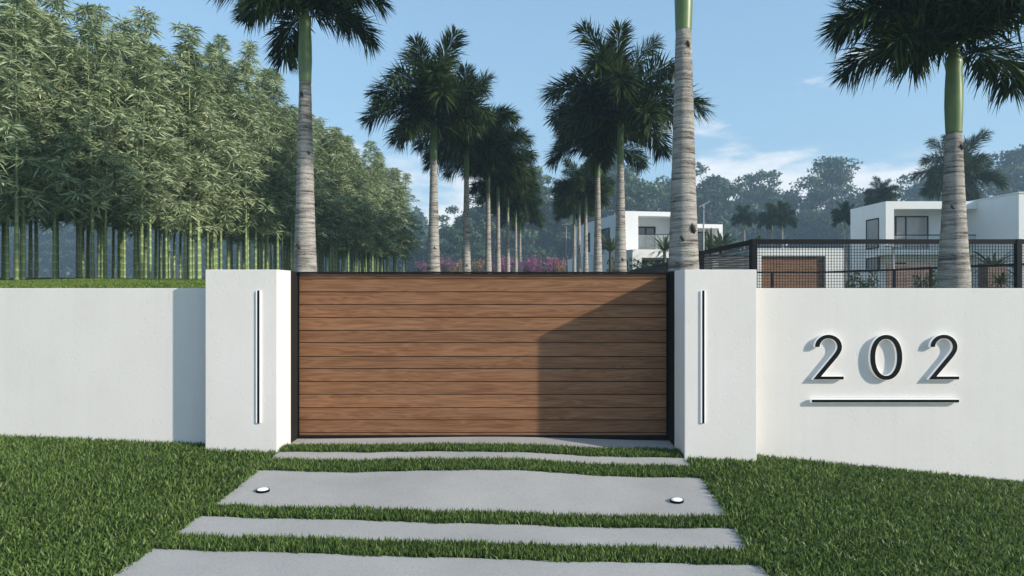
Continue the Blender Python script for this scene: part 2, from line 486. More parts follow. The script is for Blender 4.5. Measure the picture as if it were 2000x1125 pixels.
def sheet(name, xs, ys, fz, m, kind='structure'):
    XX, YY = np.meshgrid(xs, ys); ZZ = fz(XX, YY)
    v = np.stack([XX, YY, ZZ], -1).reshape(-1, 3)
    nx, ny = len(xs), len(ys)
    i, j = np.meshgrid(np.arange(nx-1), np.arange(ny-1)); a = (j*nx+i).ravel()
    f = np.stack([a, a+1, a+nx+1, a+nx], -1).ravel()
    me = big_mesh(name, v, f, 4)
    me.polygons.foreach_set('use_smooth', [True]*len(me.polygons))
    o = link(name, me, m)
    o['kind'] = kind
    return o

def turf_mat():
    """soil-green in front, brighter short turf on the lawn behind the wall"""
    m, nt, b = mat('turf')
    v = mapping(nt)
    n1 = noise(nt, v, 6, 6, 0.65); n2 = noise(nt, v, 60, 4, 0.7)
    mx0 = node(nt, 'ShaderNodeMath', operation='MULTIPLY_ADD'); mx0.inputs[1].default_value = 0.6
    nt.links.new(n2.outputs['Fac'], mx0.inputs[0]); nt.links.new(n1.outputs['Fac'], mx0.inputs[2])
    r = ramp(nt, [(0.5, (0.030, 0.058, 0.012)), (1.0, (0.085, 0.13, 0.028))])
    nt.links.new(mx0.outputs[0], r.inputs[0]); nt.links.new(r.outputs[0], b.inputs['Base Color'])
    bump(nt, b, n2.outputs['Fac'], 0.8, 0.03)
    b.inputs['Roughness'].default_value = 1.0; b.inputs['Specular IOR Level'].default_value = 0.05
    return m
M['turf'] = turf_mat()
_xs = np.concatenate([[-340, -200, -100, -60, -40, -28, -20], np.arange(-16, 12.01, 0.2), [14, 20, 30, 45, 70, 120, 220, 340]])
_xs = np.unique(np.concatenate([_xs, [-3.35, -3.0, GATE_L-0.055, GATE_L-0.048, GATE_R+0.048, GATE_R+0.055]]))
_ys = np.concatenate([[-60, -20, -5, 0], np.arange(1, 7.61, 0.15), [7.70, 7.76], np.arange(7.9, 20, 0.3), np.arange(20, 60, 2.0), [70, 90, 120, 180, 240, 320]])
sheet('ground', _xs, _ys, gz, M['turf'])
_dr = sheet('inner_drive', np.linspace(-1.7, 1.6, 8), np.concatenate([np.arange(8.35, 20, 0.4), np.arange(20, 54, 2.0)]), lambda X, Y: gz(X, Y)+0.012, M['drive'])
_dr['label'] = 'inner drive between the palm rows beyond the gate'

# ------------------------------------------------------------------ driveway slabs
rng = np.random.default_rng(7)
random.seed(11)
SLABS = [(7.66, 8.60), (7.12, 7.43), (5.77, 6.84), (5.09, 5.568), (3.85, 4.852), (3.15, 3.62)]
STRIPS = [(7.43, 7.66), (6.84, 7.12), (5.568, 5.77), (4.852, 5.09), (3.62, 3.85)]
def drive_edges(Y):
    return -2.56, float(np.interp(Y, [4.8, 5.2, 5.8, 6.8, 7.4], [1.76, 1.78, 1.83, 1.90, 1.868]))
drv = sheet('driveway', np.linspace(-2.54, 1.74, 12), np.arange(3.0, 8.3, 0.3), lambda X, Y: gz(X, Y)+0.004, M['soil'])
for k, (y0, y1) in enumerate(SLABS):
    nx, ny = 46, max(3, int((y1-y0)/0.12))
    bm = bmesh.new(); grid = []
    for j in range(ny+1):
        yy = y0 + (y1-y0)*j/ny; xl, xr = drive_edges(yy); row = []
        if k == 0: xl, xr = GATE_L+0.004, GATE_R-0.004
        for i in range(nx+1):
            xx = xl + (xr-xl)*i/nx
            row.append(bm.verts.new((xx, yy, float(gz(min(max(xx, GATE_L+0.01), GATE_R-0.01), min(yy, 8.15)))+0.022)))
        grid.append(row)
    for j in range(ny):
        for i in range(nx): bm.faces.new((grid[j][i], grid[j][i+1], grid[j+1][i+1], grid[j+1][i]))
    ret = bmesh.ops.extrude_face_region(bm, geom=bm.faces[:])
    bmesh.ops.translate(bm, vec=(0, 0, -0.09), verts=[e for e in ret['geom'] if isinstance(e, bmesh.types.BMVert)])
    bmesh.ops.recalc_face_normals(bm, faces=bm.faces)
    me = bpy.data.meshes.new('concrete_slab'); bm.to_mesh(me); bm.free()
    link('concrete_slab', me, M['concrete'], drv)

# ------------------------------------------------------------------ walls, pillars, gate
wall_l = MB().box(-14, PIL_L+0.10, Y_WALL, Y_WALL+0.25, -0.6, EYE-0.002).build('garden_wall', M['stucco'], bevel=0.006)
tag(wall_l, 'low white stucco garden wall left of the gate, lawn and bamboo behind it', 'wall')
wall_r = MB().box(PIL_R-0.10, 14, Y_WALL, Y_WALL+0.25, -1.2, EYE-0.002).build('garden_wall', M['stucco'], bevel=0.006)
tag(wall_r, 'low white stucco garden wall carrying the house number 202', 'wall')
pil_l = MB().box(PIL_L, GATE_L, Y_PIL, Y_PILB, -0.5, 2.0).build('gate_pillar', M['stucco'], bevel=0.007)
tag(pil_l, 'white stucco gate pillar left of the wooden gate, sunlit on its inner side', 'pillar', 'gate pillars')
pil_r = MB().box(GATE_R, PIL_R, Y_PIL, Y_PILB, -0.7, 2.0).build('gate_pillar', M['stucco'], bevel=0.007)
tag(pil_r, 'white stucco gate pillar right of the wooden gate, inner side in shade', 'pillar', 'gate pillars')

gate = empty('driveway_gate', (-0.34, Y_PAN, 0))
tag(gate, 'wide brown horizontal board gate in a black frame between the white pillars', 'gate')
PS = Y_PAN/F
gx0, gx1 = GATE_L+0.006-gate.location.x, GATE_R-0.006-gate.location.x
def zpan(y): return EYE + (562.5-y)*PS
MB().box(GATE_L-0.10-gate.location.x, GATE_L-0.001-gate.location.x, Y_PILB-Y_PAN+0.003, 0.10, 0.0, 1.995).build('post', M['jamb'], gate, bevel=0.003)
MB().box(GATE_R+0.001-gate.location.x, GATE_R+0.10-gate.location.x, Y_PILB-Y_PAN+0.003, 0.10, 0.0, 1.995).build('post', M['jamb'], gate, bevel=0.003)
MB().box(gx0, gx1, -0.055, 0.06, zpan(534.5), 1.992).build('top_rail', M['black'], gate, bevel=0.002)
MB().box(gx0, gx1, -0.03, 0.06, zpan(858.5), zpan(850.2)).build('bottom_rail', M['black'], gate, bevel=0.002)
MB().box(gx0, gx0+0.012, -0.012, 0.05, zpan(850), zpan(534.8)).build('side_rail', M['black'], gate)
MB().box(gx1-0.03, gx1, -0.012, 0.05, zpan(850), zpan(534.8)).build('side_rail', M['black'], gate)
MB().box(gx0+0.013, gx1-0.031, 0.026, 0.05, zpan(850), zpan(534.8)).build('back_sheet', M['black'], gate)
JY = [534.4, 544.8, 570.2, 595.2, 620, 645.4, 669.3, 696.2, 720, 745.1, 770, 796, 819.8, 844.3, 850.4]
for a, b in zip(JY[:-1], JY[1:]):
    z1, z0 = zpan(a)-0.0045, zpan(b)+0.0045
    zc = (z0+z1)/2
    MB().box(gx0+0.013, gx1-0.031, -0.012, 0.012, z0-zc, z1-zc).build('board', M['wood'], gate, loc=(0, 0.0, zc), bevel=0.003)

# ------------------------------------------------------------------ wall lights, number, deck lights
def wall_light(px, label):
    X = (px-1000)*(Y_PIL-0.03)/F
    o = empty('wall_light', (X, Y_PIL, at(0, 827, Y_PIL-0.03).z))
    H = (827-568)*(Y_PIL-0.03)/F
    MB().box(-0.027, 0.027, -0.014, 0.0, 0.0, H).build('diffuser', M['led'], o, bevel=0.003)
    MB().box(-0.0125, 0.0125, -0.0152, -0.0143, -0.003, H+0.004).build('front_bar', M['gloss_black'], o, bevel=0.001)
    tag(o, label, 'wall light', 'vertical wall lights on the gate pillars')
wall_light(503.5, 'tall black and white vertical wall light on the left gate pillar')
wall_light(1374.5, 'tall black and white vertical wall light on the right gate pillar')

YF = Y_WALL - 0.051
def zoomed(u, v): return 1540+u/5.0, 620+v/5.0
def outline_two(du):
    out, inn = [], []
    cx_, cy_ = 392, 288
    for k in range(0, 27):
        t = math.pi*(1-k/26.0*1.02)
        out.append((cx_+131*math.cos(t), cy_-119*math.sin(t)))
        inn.append((cx_+87*math.cos(t), cy_-84*math.sin(t)))
    out += [(518, 322), (503, 352), (480, 386), (318, 577), (540, 577), (540, 605), (243, 605)]
    inn += [(474, 314), (462, 336), (442, 364)]
    return [(u+du, v) for u, v in out + inn[::-1]]
def ell(cx_, cy_, rx, ry, n=48):
    r = []
    for k in range(n):
        t = 2*math.pi*k/n
        c, s = math.cos(t), math.sin(t)
        p = 2/2.15
        r.append((cx_+rx*math.copysign(abs(c)**p, c), cy_+ry*math.copysign(abs(s)**p, s)))
    return r
def to_world(poly):
    r = []
    for u, v in poly:
        x, y = zoomed(u, v); p = at(x, y, YF); r.append(Vector((p.x, p.z)))
    return r
def offset(poly, d):
    n = len(poly); area = sum(poly[i].x*poly[(i+1) % n].y - poly[(i+1) % n].x*poly[i].y for i in range(n))
    s = 1 if area > 0 else -1; r = []
    for i in range(n):
        a, b, c = poly[i-1], poly[i], poly[(i+1) % n]
        e1 = (b-a).normalized(); e2 = (c-b).normalized()
        n1 = Vector((e1.y, -e1.x)); n2 = Vector((e2.y, -e2.x)); m_ = (n1+n2)
        if m_.length < 1e-6: m_ = n1
        m_.normalize(); k = 1/max(0.45, m_.dot(n1))
        r.append(b + m_*d*s*k)
    return r
def extrude_poly(loops, y0, y1, org):
    bm = bmesh.new()
    edges = []
    for lp in loops:
        vs_ = [bm.verts.new((p.x-org.x, y0-org.y, p.y-org.z)) for p in lp]
        for i in range(len(vs_)): edges.append(bm.edges.new((vs_[i], vs_[(i+1) % len(vs_)])))
    bmesh.ops.triangle_fill(bm, use_beauty=True, use_dissolve=False, edges=edges)
    ret = bmesh.ops.extrude_face_region(bm, geom=bm.faces[:])
    bmesh.ops.translate(bm, vec=(0, y1-y0, 0), verts=[e for e in ret['geom'] if isinstance(e, bmesh.types.BMVert)])
    bmesh.ops.recalc_face_normals(bm, faces=bm.faces)
    me = bpy.data.meshes.new('plate'); bm.to_mesh(me); bm.free()
    return me
def sign_piece(name, loops, label, cat, group):
    zs = [p.y for p in loops[0]]; xs_ = [p.x for p in loops[0]]
    org = Vector(((min(xs_)+max(xs_))/2, Y_WALL, min(zs)))
    o = empty(name, org)
    link('face', extrude_poly(loops, YF, YF+0.004, org), M['gloss_black'], o)
    body = [offset(loops[0], 0.005)] + [offset(l, -0.005) for l in loops[1:]]
    link('backlit_body', extrude_poly(body, YF+0.0042, YF+0.036, org), M['led'], o)
    mb = MB()
    for lp in loops[:1]:
        for i in (len(lp)//5, len(lp)*2//3):
            if len(lp) == 4:
                q = Vector((lp[0].x+(lp[1].x-lp[0].x)*(0.2 if i == 0 else 0.8), (lp[0].y+lp[2].y)/2))
                mb.box(q.x-org.x-0.006, q.x-org.x+0.006, YF+0.03-org.y, 0.004, q.y-org.z-0.005, q.y-org.z+0.005)
                continue
            p = lp[i]; q = (lp[i] + lp[(len(lp)-1-i) % len(lp)])/2 if len(loops) == 1 and len(lp) > 8 else p*0.94+Vector((org.x, org.z+0.25))*0.06
            mb.box(q.x-org.x-0.006, q.x-org.x+0.006, YF+0.03-org.y, 0.004, q.y-org.z-0.006, q.y-org.z+0.006)
    mb.build('standoff', M['grey_metal'], o)
    tag(o, label, cat, group)
NG = 'house number pieces on the right wall'
sign_piece('house_number_digit', [to_world(outline_two(0))], 'raised black digit 2 with white edge, the left one of 202', 'digit', NG)
sign_piece('house_number_digit', [to_world(ell(956, 390, 156, 220)), to_world(ell(955, 390, 107, 180))], 'raised black digit 0 with white edge, middle of 202', 'digit', NG)
sign_piece('house_number_digit', [to_world(outline_two(1128))], 'raised black digit 2 with white edge, the right one of 202', 'digit', NG)
sign_piece('number_underline', [to_world([(230, 803), (1667, 803), (1667, 830), (230, 830)])], 'long thin black bar with white edge under the house number 202', 'sign bar', NG)

def deck_light(px, py, z, label):
    Y = (EYE-z)*F/(py-562.5); X = (px-1000)*Y/F
    zz = float(gz(X, Y))+0.022
    o = empty('deck_light', (X, Y, zz))
    sx = float(gz(X+0.1, Y)-gz(X-0.1, Y))/0.2; sy = float(gz(X, Y+0.1)-gz(X, Y-0.1))/0.2
    o.rotation_euler = (math.atan(sy), -math.atan(sx), 0)
    n = 36; mb = MB()
    prof = [(0.060, -0.01), (0.061, 0.016), (0.059, 0.020), (0.053, 0.021), (0.052, 0.017)]
    for r_, z_ in prof:
        for k in range(n): mb.v.append((r_*math.cos(2*math.pi*k/n), r_*math.sin(2*math.pi*k/n), z_))
    for i in range(len(prof)-1):
        for k in range(n): mb.f.append((i*n+k, i*n+(k+1) % n, (i+1)*n+(k+1) % n, (i+1)*n+k))
    mb.build('housing', M['gloss_black'], o, smooth=False)
    mb = MB(); pr2 = [(0.0525, 0.016), (0.049, 0.022), (0.030, 0.024), (0.0005, 0.0245)]
    for r_, z_ in pr2:
        for k in range(n): mb.v.append((r_*math.cos(2*math.pi*k/n), r_*math.sin(2*math.pi*k/n), z_))
    for i in range(len(pr2)-1):
        for k in range(n): mb.f.append((i*n+k, i*n+(k+1) % n, (i+1)*n+(k+1) % n, (i+1)*n+k))
    mb.build('lens', M['led'], o, smooth=True)
    tag(o, label, 'ground light', 'round lights on the driveway slab')
deck_light(513, 957, -0.04, 'round white ground light with black rim, left one on the wide slab')
deck_light(1322, 975, -0.11, 'round white ground light with black rim, right one on the wide slab')

# ------------------------------------------------------------------ fences on the right
def bars_grid(mb, a, b, z0, z1, pitch, w):
    a = Vector(a); b = Vector(b); L = (b-a).length; d = (b-a)/L
    nn = int(L/pitch)
    for i in range(1, nn+1):
        p = a + d*(L*i/(nn+1)); mb.bar((p.x, p.y, z0), (p.x, p.y, z1), w)
    m_ = int((z1-z0)/pitch)
    for j in range(1, m_+1):
        z = z0 + (z1-z0)*j/(m_+1); off = Vector((d.y, -d.x, 0))*w*0.9
        mb.bar((a.x+off.x, a.y+off.y, z), (b.x+off.x, b.y+off.y, z), w)
fz = 2.87
fp = [(5.32, 15.0), (5.50, 19.8), (6.5, 28.5), (7.1, 41.0)]
def mesh_fence(pts, label, pitch=0.064, w=0.009, posts=None, zr=fz, rail=0.10, wires=True, z0=0.8):
    f = empty('mesh_fence', (pts[0][0], pts[0][1], 0.9))
    o = Vector(f.location)
    for i in range(len(pts)-1):
        a = Vector((*pts[i], 0))-Vector((o.x, o.y, 0)); b = Vector((*pts[i+1], 0))-Vector((o.x, o.y, 0))
        d = (b-a).normalized()
        MB().bar((a.x, a.y, zr-o.z-rail/2), (b.x, b.y, zr-o.z-rail/2), rail*0.8, rail).build('top_rail', M['black'], f)
        if wires:
            mb = MB(); bars_grid(mb, a+d*0.05, b-d*0.05, z0-o.z, zr-o.z-rail, pitch, w)
            mb.build('wire_mesh', M['black'], f)
    for p in (posts or pts):
        q = Vector((*p, 0))-Vector((o.x, o.y, 0))
        MB().box(q.x-0.055, q.x+0.055, q.y-0.055, q.y+0.055, z0-o.z-0.2, zr-o.z+0.004).build('post', M['black'], f)
    tag(f, label, 'fence')
    return f
mesh_fence([(5.32, 15.0), (11.12, 15.0), (14.5, 15.0)], 'black wire mesh fence with thick top rail behind the right wall')
mesh_fence([(5.50-0.175, 15.12), (5.50, 19.8), (6.5, 28.5), (7.1, 41.0)], 'black wire fence running back from the corner post behind the right pillar', 0.09, 0.010)
rl = [at(1478, 532, 24.0), at(1600, 532, 23.6), at(1750, 527, 20.4), at(1820, 523.5, 18.6), at(1985, 517, 16.2), at(2080, 513, 15.4)]
fr = empty('low_rail_fence', (rl[0].x, rl[0].y, 1.0)); fo = Vector(fr.location)
for a, b in zip(rl[:-1], rl[1:]):
    MB().bar(a-fo, b-fo, 0.05, 0.06).build('rail', M['black'], fr)
for px, Y in ((1508, 23.9), (1747, 20.45), (1818, 18.65), (1986, 16.15)):
    p = at(px, 562, Y); zt = np.interp(px, [1478, 1600, 1750, 1820, 1985], [r.z for r in rl[:5]])
    MB().box(p.x-0.03-fo.x, p.x+0.03-fo.x, Y-0.03-fo.y, Y+0.03-fo.y, -0.1, zt-0.03-fo.z).build('post', M['black'], fr)
tag(fr, 'low black rail fence seen through the wire mesh fence', 'fence')

# ------------------------------------------------------------------ houses
def rot_empty(name, loc, rz=0): return empty(name, loc, rz)
def window(h, x0, x1, z0, z1, y, glass, mull=(), name='window', thick=0.09, side=False):
    """a framed window in the XZ plane at y (outer face towards -y); side: in the YZ plane at x=y facing -x"""
    mb = MB(); t = thick
    def bx(mb_, a0, a1, d0, d1, c0, c1):
        if side: mb_.box(y+d0, y+d1, a0, a1, c0, c1)
        else: mb_.box(a0, a1, y+d0, y+d1, c0, c1)
    bx(mb, x0, x0+t, -0.03, 0.05, z0, z1); bx(mb, x1-t, x1, -0.03, 0.05, z0, z1)
    bx(mb, x0+t, x1-t, -0.03, 0.05, z1-t, z1); bx(mb, x0+t, x1-t, -0.03, 0.05, z0, z0+t)
    for q in mull: bx(mb, q-t/2, q+t/2, -0.028, 0.05, z0+t, z1-t)
    w = mb.build(name, M['black'], h)
    mb = MB(); bx(mb, x0+t*0.5, x1-t*0.5, 0.0, 0.02, z0+t*0.5, z1-t*0.5)
    mb.build('pane', glass, w)
    return w

# right-hand villa (local origin = world x24, y44)
hR = empty('white_villa', (24.1, 44.0, 0.8)); zo = 0.8
W = M['house_white']
S44 = 44.0/F
def zz(y, Y=44.0): return EYE+(562.5-y)*Y/F - zo
def xx(x, Y=44.0): return (x-1000)*Y/F - 24.1
roof_z = zz(393)
fl = zz(497)
# upper box frame: left cheek, roof slab, back wall of the loggia, floor slab
MB().box(0.0, xx(1746), 0.0, 4.6, fl+0.35, roof_z).build('wall', W, hR)
MB().box(xx(1746)+0.002, 5.9, 0.0, 4.6, zz(408), roof_z-0.002).build('roof', W, hR)
MB().box(xx(1746)+0.002, 5.9, 1.4, 4.598, fl+0.35, zz(408)-0.002).build('wall', W, hR)
MB().box(0.0, 5.9, 0.02, 4.6, fl, fl+0.348).build('balcony_slab', W, hR)
MB().box(0.0, 5.9, 1.2, 4.6, -1.0, fl-0.002).build('wall', W, hR)
S = (44+1.4)
window(hR, xx(1747, S), xx(1812, S), fl+0.36, zz(422, S), 1.34, M['pane'], (xx(1768, S),))
window(hR, xx(1886, S), xx(1915, S), fl+0.36, zz(422, S), 1.34, M['pane'])
# side windows on the wall facing left
for (ya, yb, px0, px1) in ((425, 485, 1692, 1717), (502, 530, 1692, 1717)):
    Y0, Y1 = 24.1*F/(px1-1000), 24.1*F/(px0-1000)
    window(hR, Y0-44, Y1-44, EYE+(562.5-yb)*Y0/F-zo, EYE+(562.5-ya)*Y0/F-zo, -0.002, M['pane'], side=True)
window(hR, xx(1748, 45.2), xx(1768, 45.2), -0.4, zz(513, 45.2), 1.14, M['pane'])
MB().box(xx(1746)+0.01, 5.85, 0.05, 0.09, zz(460), zz(458)).build('balcony_handrail', M['black'], hR)
mbg = MB().box(xx(1746)+0.01, 5.85, 0.06, 0.08, fl+0.36, zz(460)-0.01)
def clear_glass():
    m, nt, b = mat('clear_balustrade_glass')
    n = noise(nt, mapping(nt), 3, 2); r = ramp(nt, [(0.3, (0.85, 0.9, 0.9)), (0.7, (0.9, 0.94, 0.94))])
    nt.links.new(n.outputs['Fac'], r.inputs[0])
    tb = node(nt, 'ShaderNodeBsdfTransparent'); nt.links.new(r.outputs[0], tb.inputs['Color'])
    b.inputs['Roughness'].default_value = 0.03
    mx = node(nt, 'ShaderNodeMixShader'); mx.inputs[0].default_value = 0.12
    nt.links.new(tb.outputs[0], mx.inputs[1]); nt.links.new(b.outputs[0], mx.inputs[2])
    nt.links.new(mx.outputs[0], nt.nodes['Material Output'].inputs['Surface'])
    return m
M['glass'] = clear_glass()
mbg.build('balcony_glass', M['glass'], hR)
# nearer wing on the right
MB().box(5.902, 14.0, -3.6, 4.8, -1.0, roof_z+0.03).build('wing', W, hR)
MB().box(5.85, 14.05, -3.66, 4.85, roof_z+0.032, roof_z+0.10).build('roof_edge', W, hR)
window(hR, 6.6, 9.0, fl+0.5, zz(420), -3.66, M['pane'], (7.8,))
tag(hR, 'white two storey villa with a loggia behind the right palm', 'house')

# garage block
hG = empty('garage_block', (13.0, 36.0, 0.9)); zo = 0.9
def zg(y, Y=36.0): return EYE+(562.5-y)*Y/F - zo
def xg(x, Y=36.0): return (x-1000)*Y/F - 13.0
MB().box(xg(1470), xg(1487), 0, 6, -1, zg(485)).build('wall', W, hG)
MB().box(xg(1613), xg(1648), 0, 6, -1, zg(485)).build('wall', W, hG)
MB().box(xg(1487)+0.002, xg(1613)-0.002, 0.0, 6, zg(500), zg(485)-0.002).build('lintel', W, hG)
MB().box(xg(1487)+0.002, xg(1613)-0.002, 0.5, 6, -1, zg(500)-0.002).build('wall', W, hG)
gd = empty('garage_door', (0, 0, 0)); gd.parent = hG
zt = zg(500)-0.01; nb = 9; zb = -0.6
for i in range(nb):
    a, b = zb+(zt-zb)*i/nb, zb+(zt-zb)*(i+1)/nb
    MB().box(xg(1487)+0.01, xg(1613)-0.01, -0.02, 0.02, a+0.006-(a+b)/2, b-0.006-(a+b)/2).build('board', M['wood_dark'], gd, loc=(0, 0.2, (a+b)/2))
tag(hG, 'low flat roofed white garage with a brown board door behind the mesh fence', 'garage')

# middle villa, turned a little
hM = empty('white_villa', (221*46/F, 46.0, 0.8), R(10.5)); zo = 0.8
def zm(y, Y=46.0): return EYE+(562.5-y)*Y/F - zo
k46 = 46/F
top = zm(412); bot = zm(488)
MB().box(0.0, 0.93, 0.0, 12.5, bot+0.002, top).build('wall', W, hM)
MB().box(0.932, 4.6, 0.0, 12.5, zm(421), top-0.002).build('roof', W, hM)
MB().box(0.932, 4.6, 1.5, 12.49, bot+0.002, zm(421)-0.002).build('wall', W, hM)
MB().box(3.9, 4.602, -0.002, 1.5, bot+0.002, zm(421)-0.002).build('wall', W, hM)
window(hM, 1.35, 2.75, bot+0.1, zm(438), 1.44, M['pane_dark'], (2.03,))
MB().box(0.94, 3.88, 0.04, 0.07, zm(457.5), zm(456)).build('balcony_handrail', M['black'], hM)
MB().box(0.94, 3.88, 0.045, 0.065, bot+0.02, zm(458)).build('balcony_glass', M['glass'], hM)
window(hM, 1.0, 2.2, bot-0.0+0.01, zm(481), 0.2, M['pane_dark'])
# tall strip windows on its left flank
for ya, yb, y0, y1 in ((447, 500, 8.0, 9.2), (440, 500, 3.2, 5.2)):
    window(hM, y0, y1, zm(480), zm(436), -0.002, M['pane_dark'], side=True)
# lower storey, nearer
zl = zm(487, 42.6)
MB().box(-0.75, 5.4, -3.4, 12.0, zm(503, 42.6), zl).build('terrace_roof', W, hM)
MB().box(-0.75, -0.15, -3.39, 11.9, -1.2, zm(503, 42.6)-0.002).build('wall', W, hM)
MB().box(-0.15+0.002, 5.4, -2.0, 11.9, -1.2, zm(503, 42.6)-0.002).build('wall', W, hM)
window(hM, -0.1, 1.1, -1.0, zm(507, 43), -2.06, M['pane_dark'], (0.5,))
window(hM, 1.15, 5.2, -1.0, zm(507, 43), -2.06, M['pane_dark'], (2.5, 3.9))
window(hM, -2.6, -0.9, -1.0, zm(508, 43), -0.76, M['pane_dark'], side=True)
# right, set back wing
MB().box(4.604, 9.45, 4.5, 11.5, zm(441, 50), zm(433, 50)).build('roof', W, hM)
MB().box(4.604, 9.15, 6.0, 11.4, bot-0.4, zm(441, 50)-0.002).build('wall', W, hM)
MB().box(9.152, 9.45, 4.5, 11.4, bot-0.4, zm(441, 50)-0.002).build('wall', W, hM)
MB().box(4.604, 9.45, 4.4, 11.4, -1.2, bot-0.402).build('wall', W, hM)
window(hM, 6.6, 8.8, bot-0.2, zm(450, 52), 5.94, M['pane_dark'], (7.7,))
tag(hM, 'white two storey flat roofed villa behind the right palm row', 'house')

# grey slatted screen between the fences
gs = empty('louvre_screen', at(1368, 562, 24.5)); go = Vector(gs.location)
for i in range(14):
    z = EYE+(562.5-504)*24.5/F - i*0.085 - go.z
    MB().box(0, 1.85, 0, 0.03, -0.03, 0.03, Matrix.Rotation(R(35), 4, 'X')).build('slat', M['louvre'], gs, loc=(0, 0, z))
for x in (0.0, 0.36, 1.85):
    MB().box(x-0.03, x+0.03, 0.04, 0.10, -1.2, EYE+(562.5-500)*24.5/F-go.z).build('post', M['black'], gs)
MB().box(-0.05, 1.9, 0.03, 0.11, EYE+(562.5-501)*24.5/F-go.z, EYE+(562.5-499)*24.5/F-go.z).build('top_rail', M['black'], gs)
tag(gs, 'grey louvred screen behind the right gate pillar', 'screen')

# stacked wooden screen in front of the villa
ws = empty('board_screen', at(1733, 562, 36.5)); wo = Vector(ws.location)
wwid = 86*36.5/F
for i in range(8):
    z = EYE+(562.5-515)*36.5/F - wo.z - 0.08 - i*0.165
    MB().box(0, wwid, 0.0, 0.05, -0.07, 0.07).build('board', M['wood_grey'], ws, loc=(random.uniform(-.03, .03), 0, z))
for x in (0.05, wwid-0.05):
    MB().box(x-0.05, x+0.05, 0.055, 0.14, -0.9, EYE+(562.5-514)*36.5/F-wo.z).build('post', M['wood_grey'], ws)
tag(ws, 'brown wooden board screen in front of the right villa', 'screen')

# street lamps
def street_lamp(px, ytop, Y, label, tilt):
    p = at(px, ytop, Y); g = float(gz(p.x, Y))
    o = empty('street_lamp', (p.x, Y, g)); H = p.z-g
    MB().tube([(0, 0, -0.1), (0, 0, H)], [0.05, 0.035], 8).build('pole', M['grey_metal'], o, smooth=True)
    Mx = Matrix.Translation((0.0, 0, H+0.06)) @ Matrix.Rotation(R(tilt), 4, 'Y')
    MB().box(-0.30, 0.30, -0.16, 0.16, -0.025, 0.025, Mx).build('solar_panel' if tilt else 'lamp_head', M['grey_metal'], o)
    MB().box(-0.06, 0.06, -0.05, 0.05, H-0.12, H+0.02).build('bracket', M['grey_metal'], o)
    tag(o, label, 'street lamp')
street_lamp(1374, 402, 33.0, 'slim grey street lamp with a tilted panel right of the big middle palm trunk', -28)
street_lamp(1745, 484, 30.0, 'grey street lamp with a flat head seen through the mesh fence', 0)
street_lamp(1106, 440, 50.0, 'pale thin lamp pole left of the right palm row, before the far trees', 0)

# ------------------------------------------------------------------ palms
def frond_mesh(seed, L, e0, droop, nleaf=72, leaf=0.80, width=0.042, plumose=1.3):
    """frond along +x from the origin; e0 start elevation, droop total bend downwards"""
    rg = np.random.default_rng(seed)
    n = 28; pts = [np.zeros(3)]; dirs = []
    side_b = rg.uniform(-0.25, 0.25)
    for i in range(n):
        s = i/(n-1); a = e0 - droop*(s**1.6)
        yw = side_b*s
        d = np.array([math.cos(a)*math.cos(yw), math.cos(a)*math.sin(yw), math.sin(a)]); dirs.append(d)
        pts.append(pts[-1] + d*L/n)
    pts = np.array(pts[:n]); dirs = np.array(dirs)
    V, Fc, A = [], [], []
    # rachis as a thin triangular tube
    nb_ = 0
    for i in range(n):
        r_ = 0.030*(1-i/n)+0.006
        d = dirs[i]; sd = np.cross(d, [0, 0, 1]); sd /= np.linalg.norm(sd)+1e-9; up = np.cross(sd, d)
        for q in (sd*r_, up*r_*0.7, -sd*r_, -up*r_*0.7): V.append(pts[i]+q); A.append(0.9)
    for i in range(n-1):
        for k in range(4):
            a, b = i*4+k, i*4+(k+1) % 4
            Fc += [(a, b, b+4), (a, b+4, a+4)]
    for j in range(nleaf):
        s = 0.10 + 0.90*(j+0.5)/nleaf
        fi = s*(n-1); i0 = min(int(fi), n-2); t = fi-i0
        p = pts[i0]*(1-t)+pts[i0+1]*t; d = dirs[i0]
        sd = np.cross(d, [0, 0, 1.0]); sd /= np.linalg.norm(sd)+1e-9; up = np.cross(sd, d)
        prof = min(1.0, 0.40+s*2.0)*(1-0.42*max(0, (s-0.65)/0.35)**2)
        for sg in (-1, 1):
            for rep in (0, 1, 2):
                ang = rg.normal(0.12, plumose*0.55)
                fwd = 0.62+0.55*s+rg.normal(0, 0.14)
                o_ = sd*sg*math.cos(ang) + up*math.sin(ang)
                dd = o_*math.cos(fwd*0.8)+d*math.sin(fwd*0.8); dd /= np.linalg.norm(dd)
                ll = leaf*prof*rg.uniform(0.8, 1.12)
                w = width*rg.uniform(0.75, 1.15)
                wd = np.cross(dd, up); wd /= np.linalg.norm(wd)+1e-9
                wd = wd*math.cos(0.5)+np.cross(dd, wd)*math.sin(rg.uniform(-0.9, 0.9))
                wd /= np.linalg.norm(wd)
                m1 = p+dd*ll*0.5+np.array([0, 0, -0.05*ll]); tip = p+dd*ll+np.array([0, 0, -0.26*ll*rg.uniform(0.2, 1.5)])
                b0 = len(V)
                V += [p, m1-wd*w/2, m1+wd*w/2, tip]
                c = rg.random(); A += [c*0.8, c, c, min(1, c*1.1)]
                Fc += [(b0, b0+1, b0+2), (b0+1, b0+3, b0+2)]
    return big_mesh('frond', np.array(V), np.array(Fc).ravel(), 3, A)

FROND = {'up': [], 'mid': [], 'arch': [], 'low': []}
for k in range(3):
    FROND['up'].append(frond_mesh(100+k, 2.75, R(82), R(46)))
    FROND['mid'].append(frond_mesh(110+k, 2.35, R(62), R(86)))
    FROND['arch'].append(frond_mesh(120+k, 2.35, R(40), R(88)))
    FROND['low'].append(frond_mesh(130+k, 2.0, R(18), R(82)))
for L_ in FROND.values():
    for me in L_: me.materials.append(M['frond'])

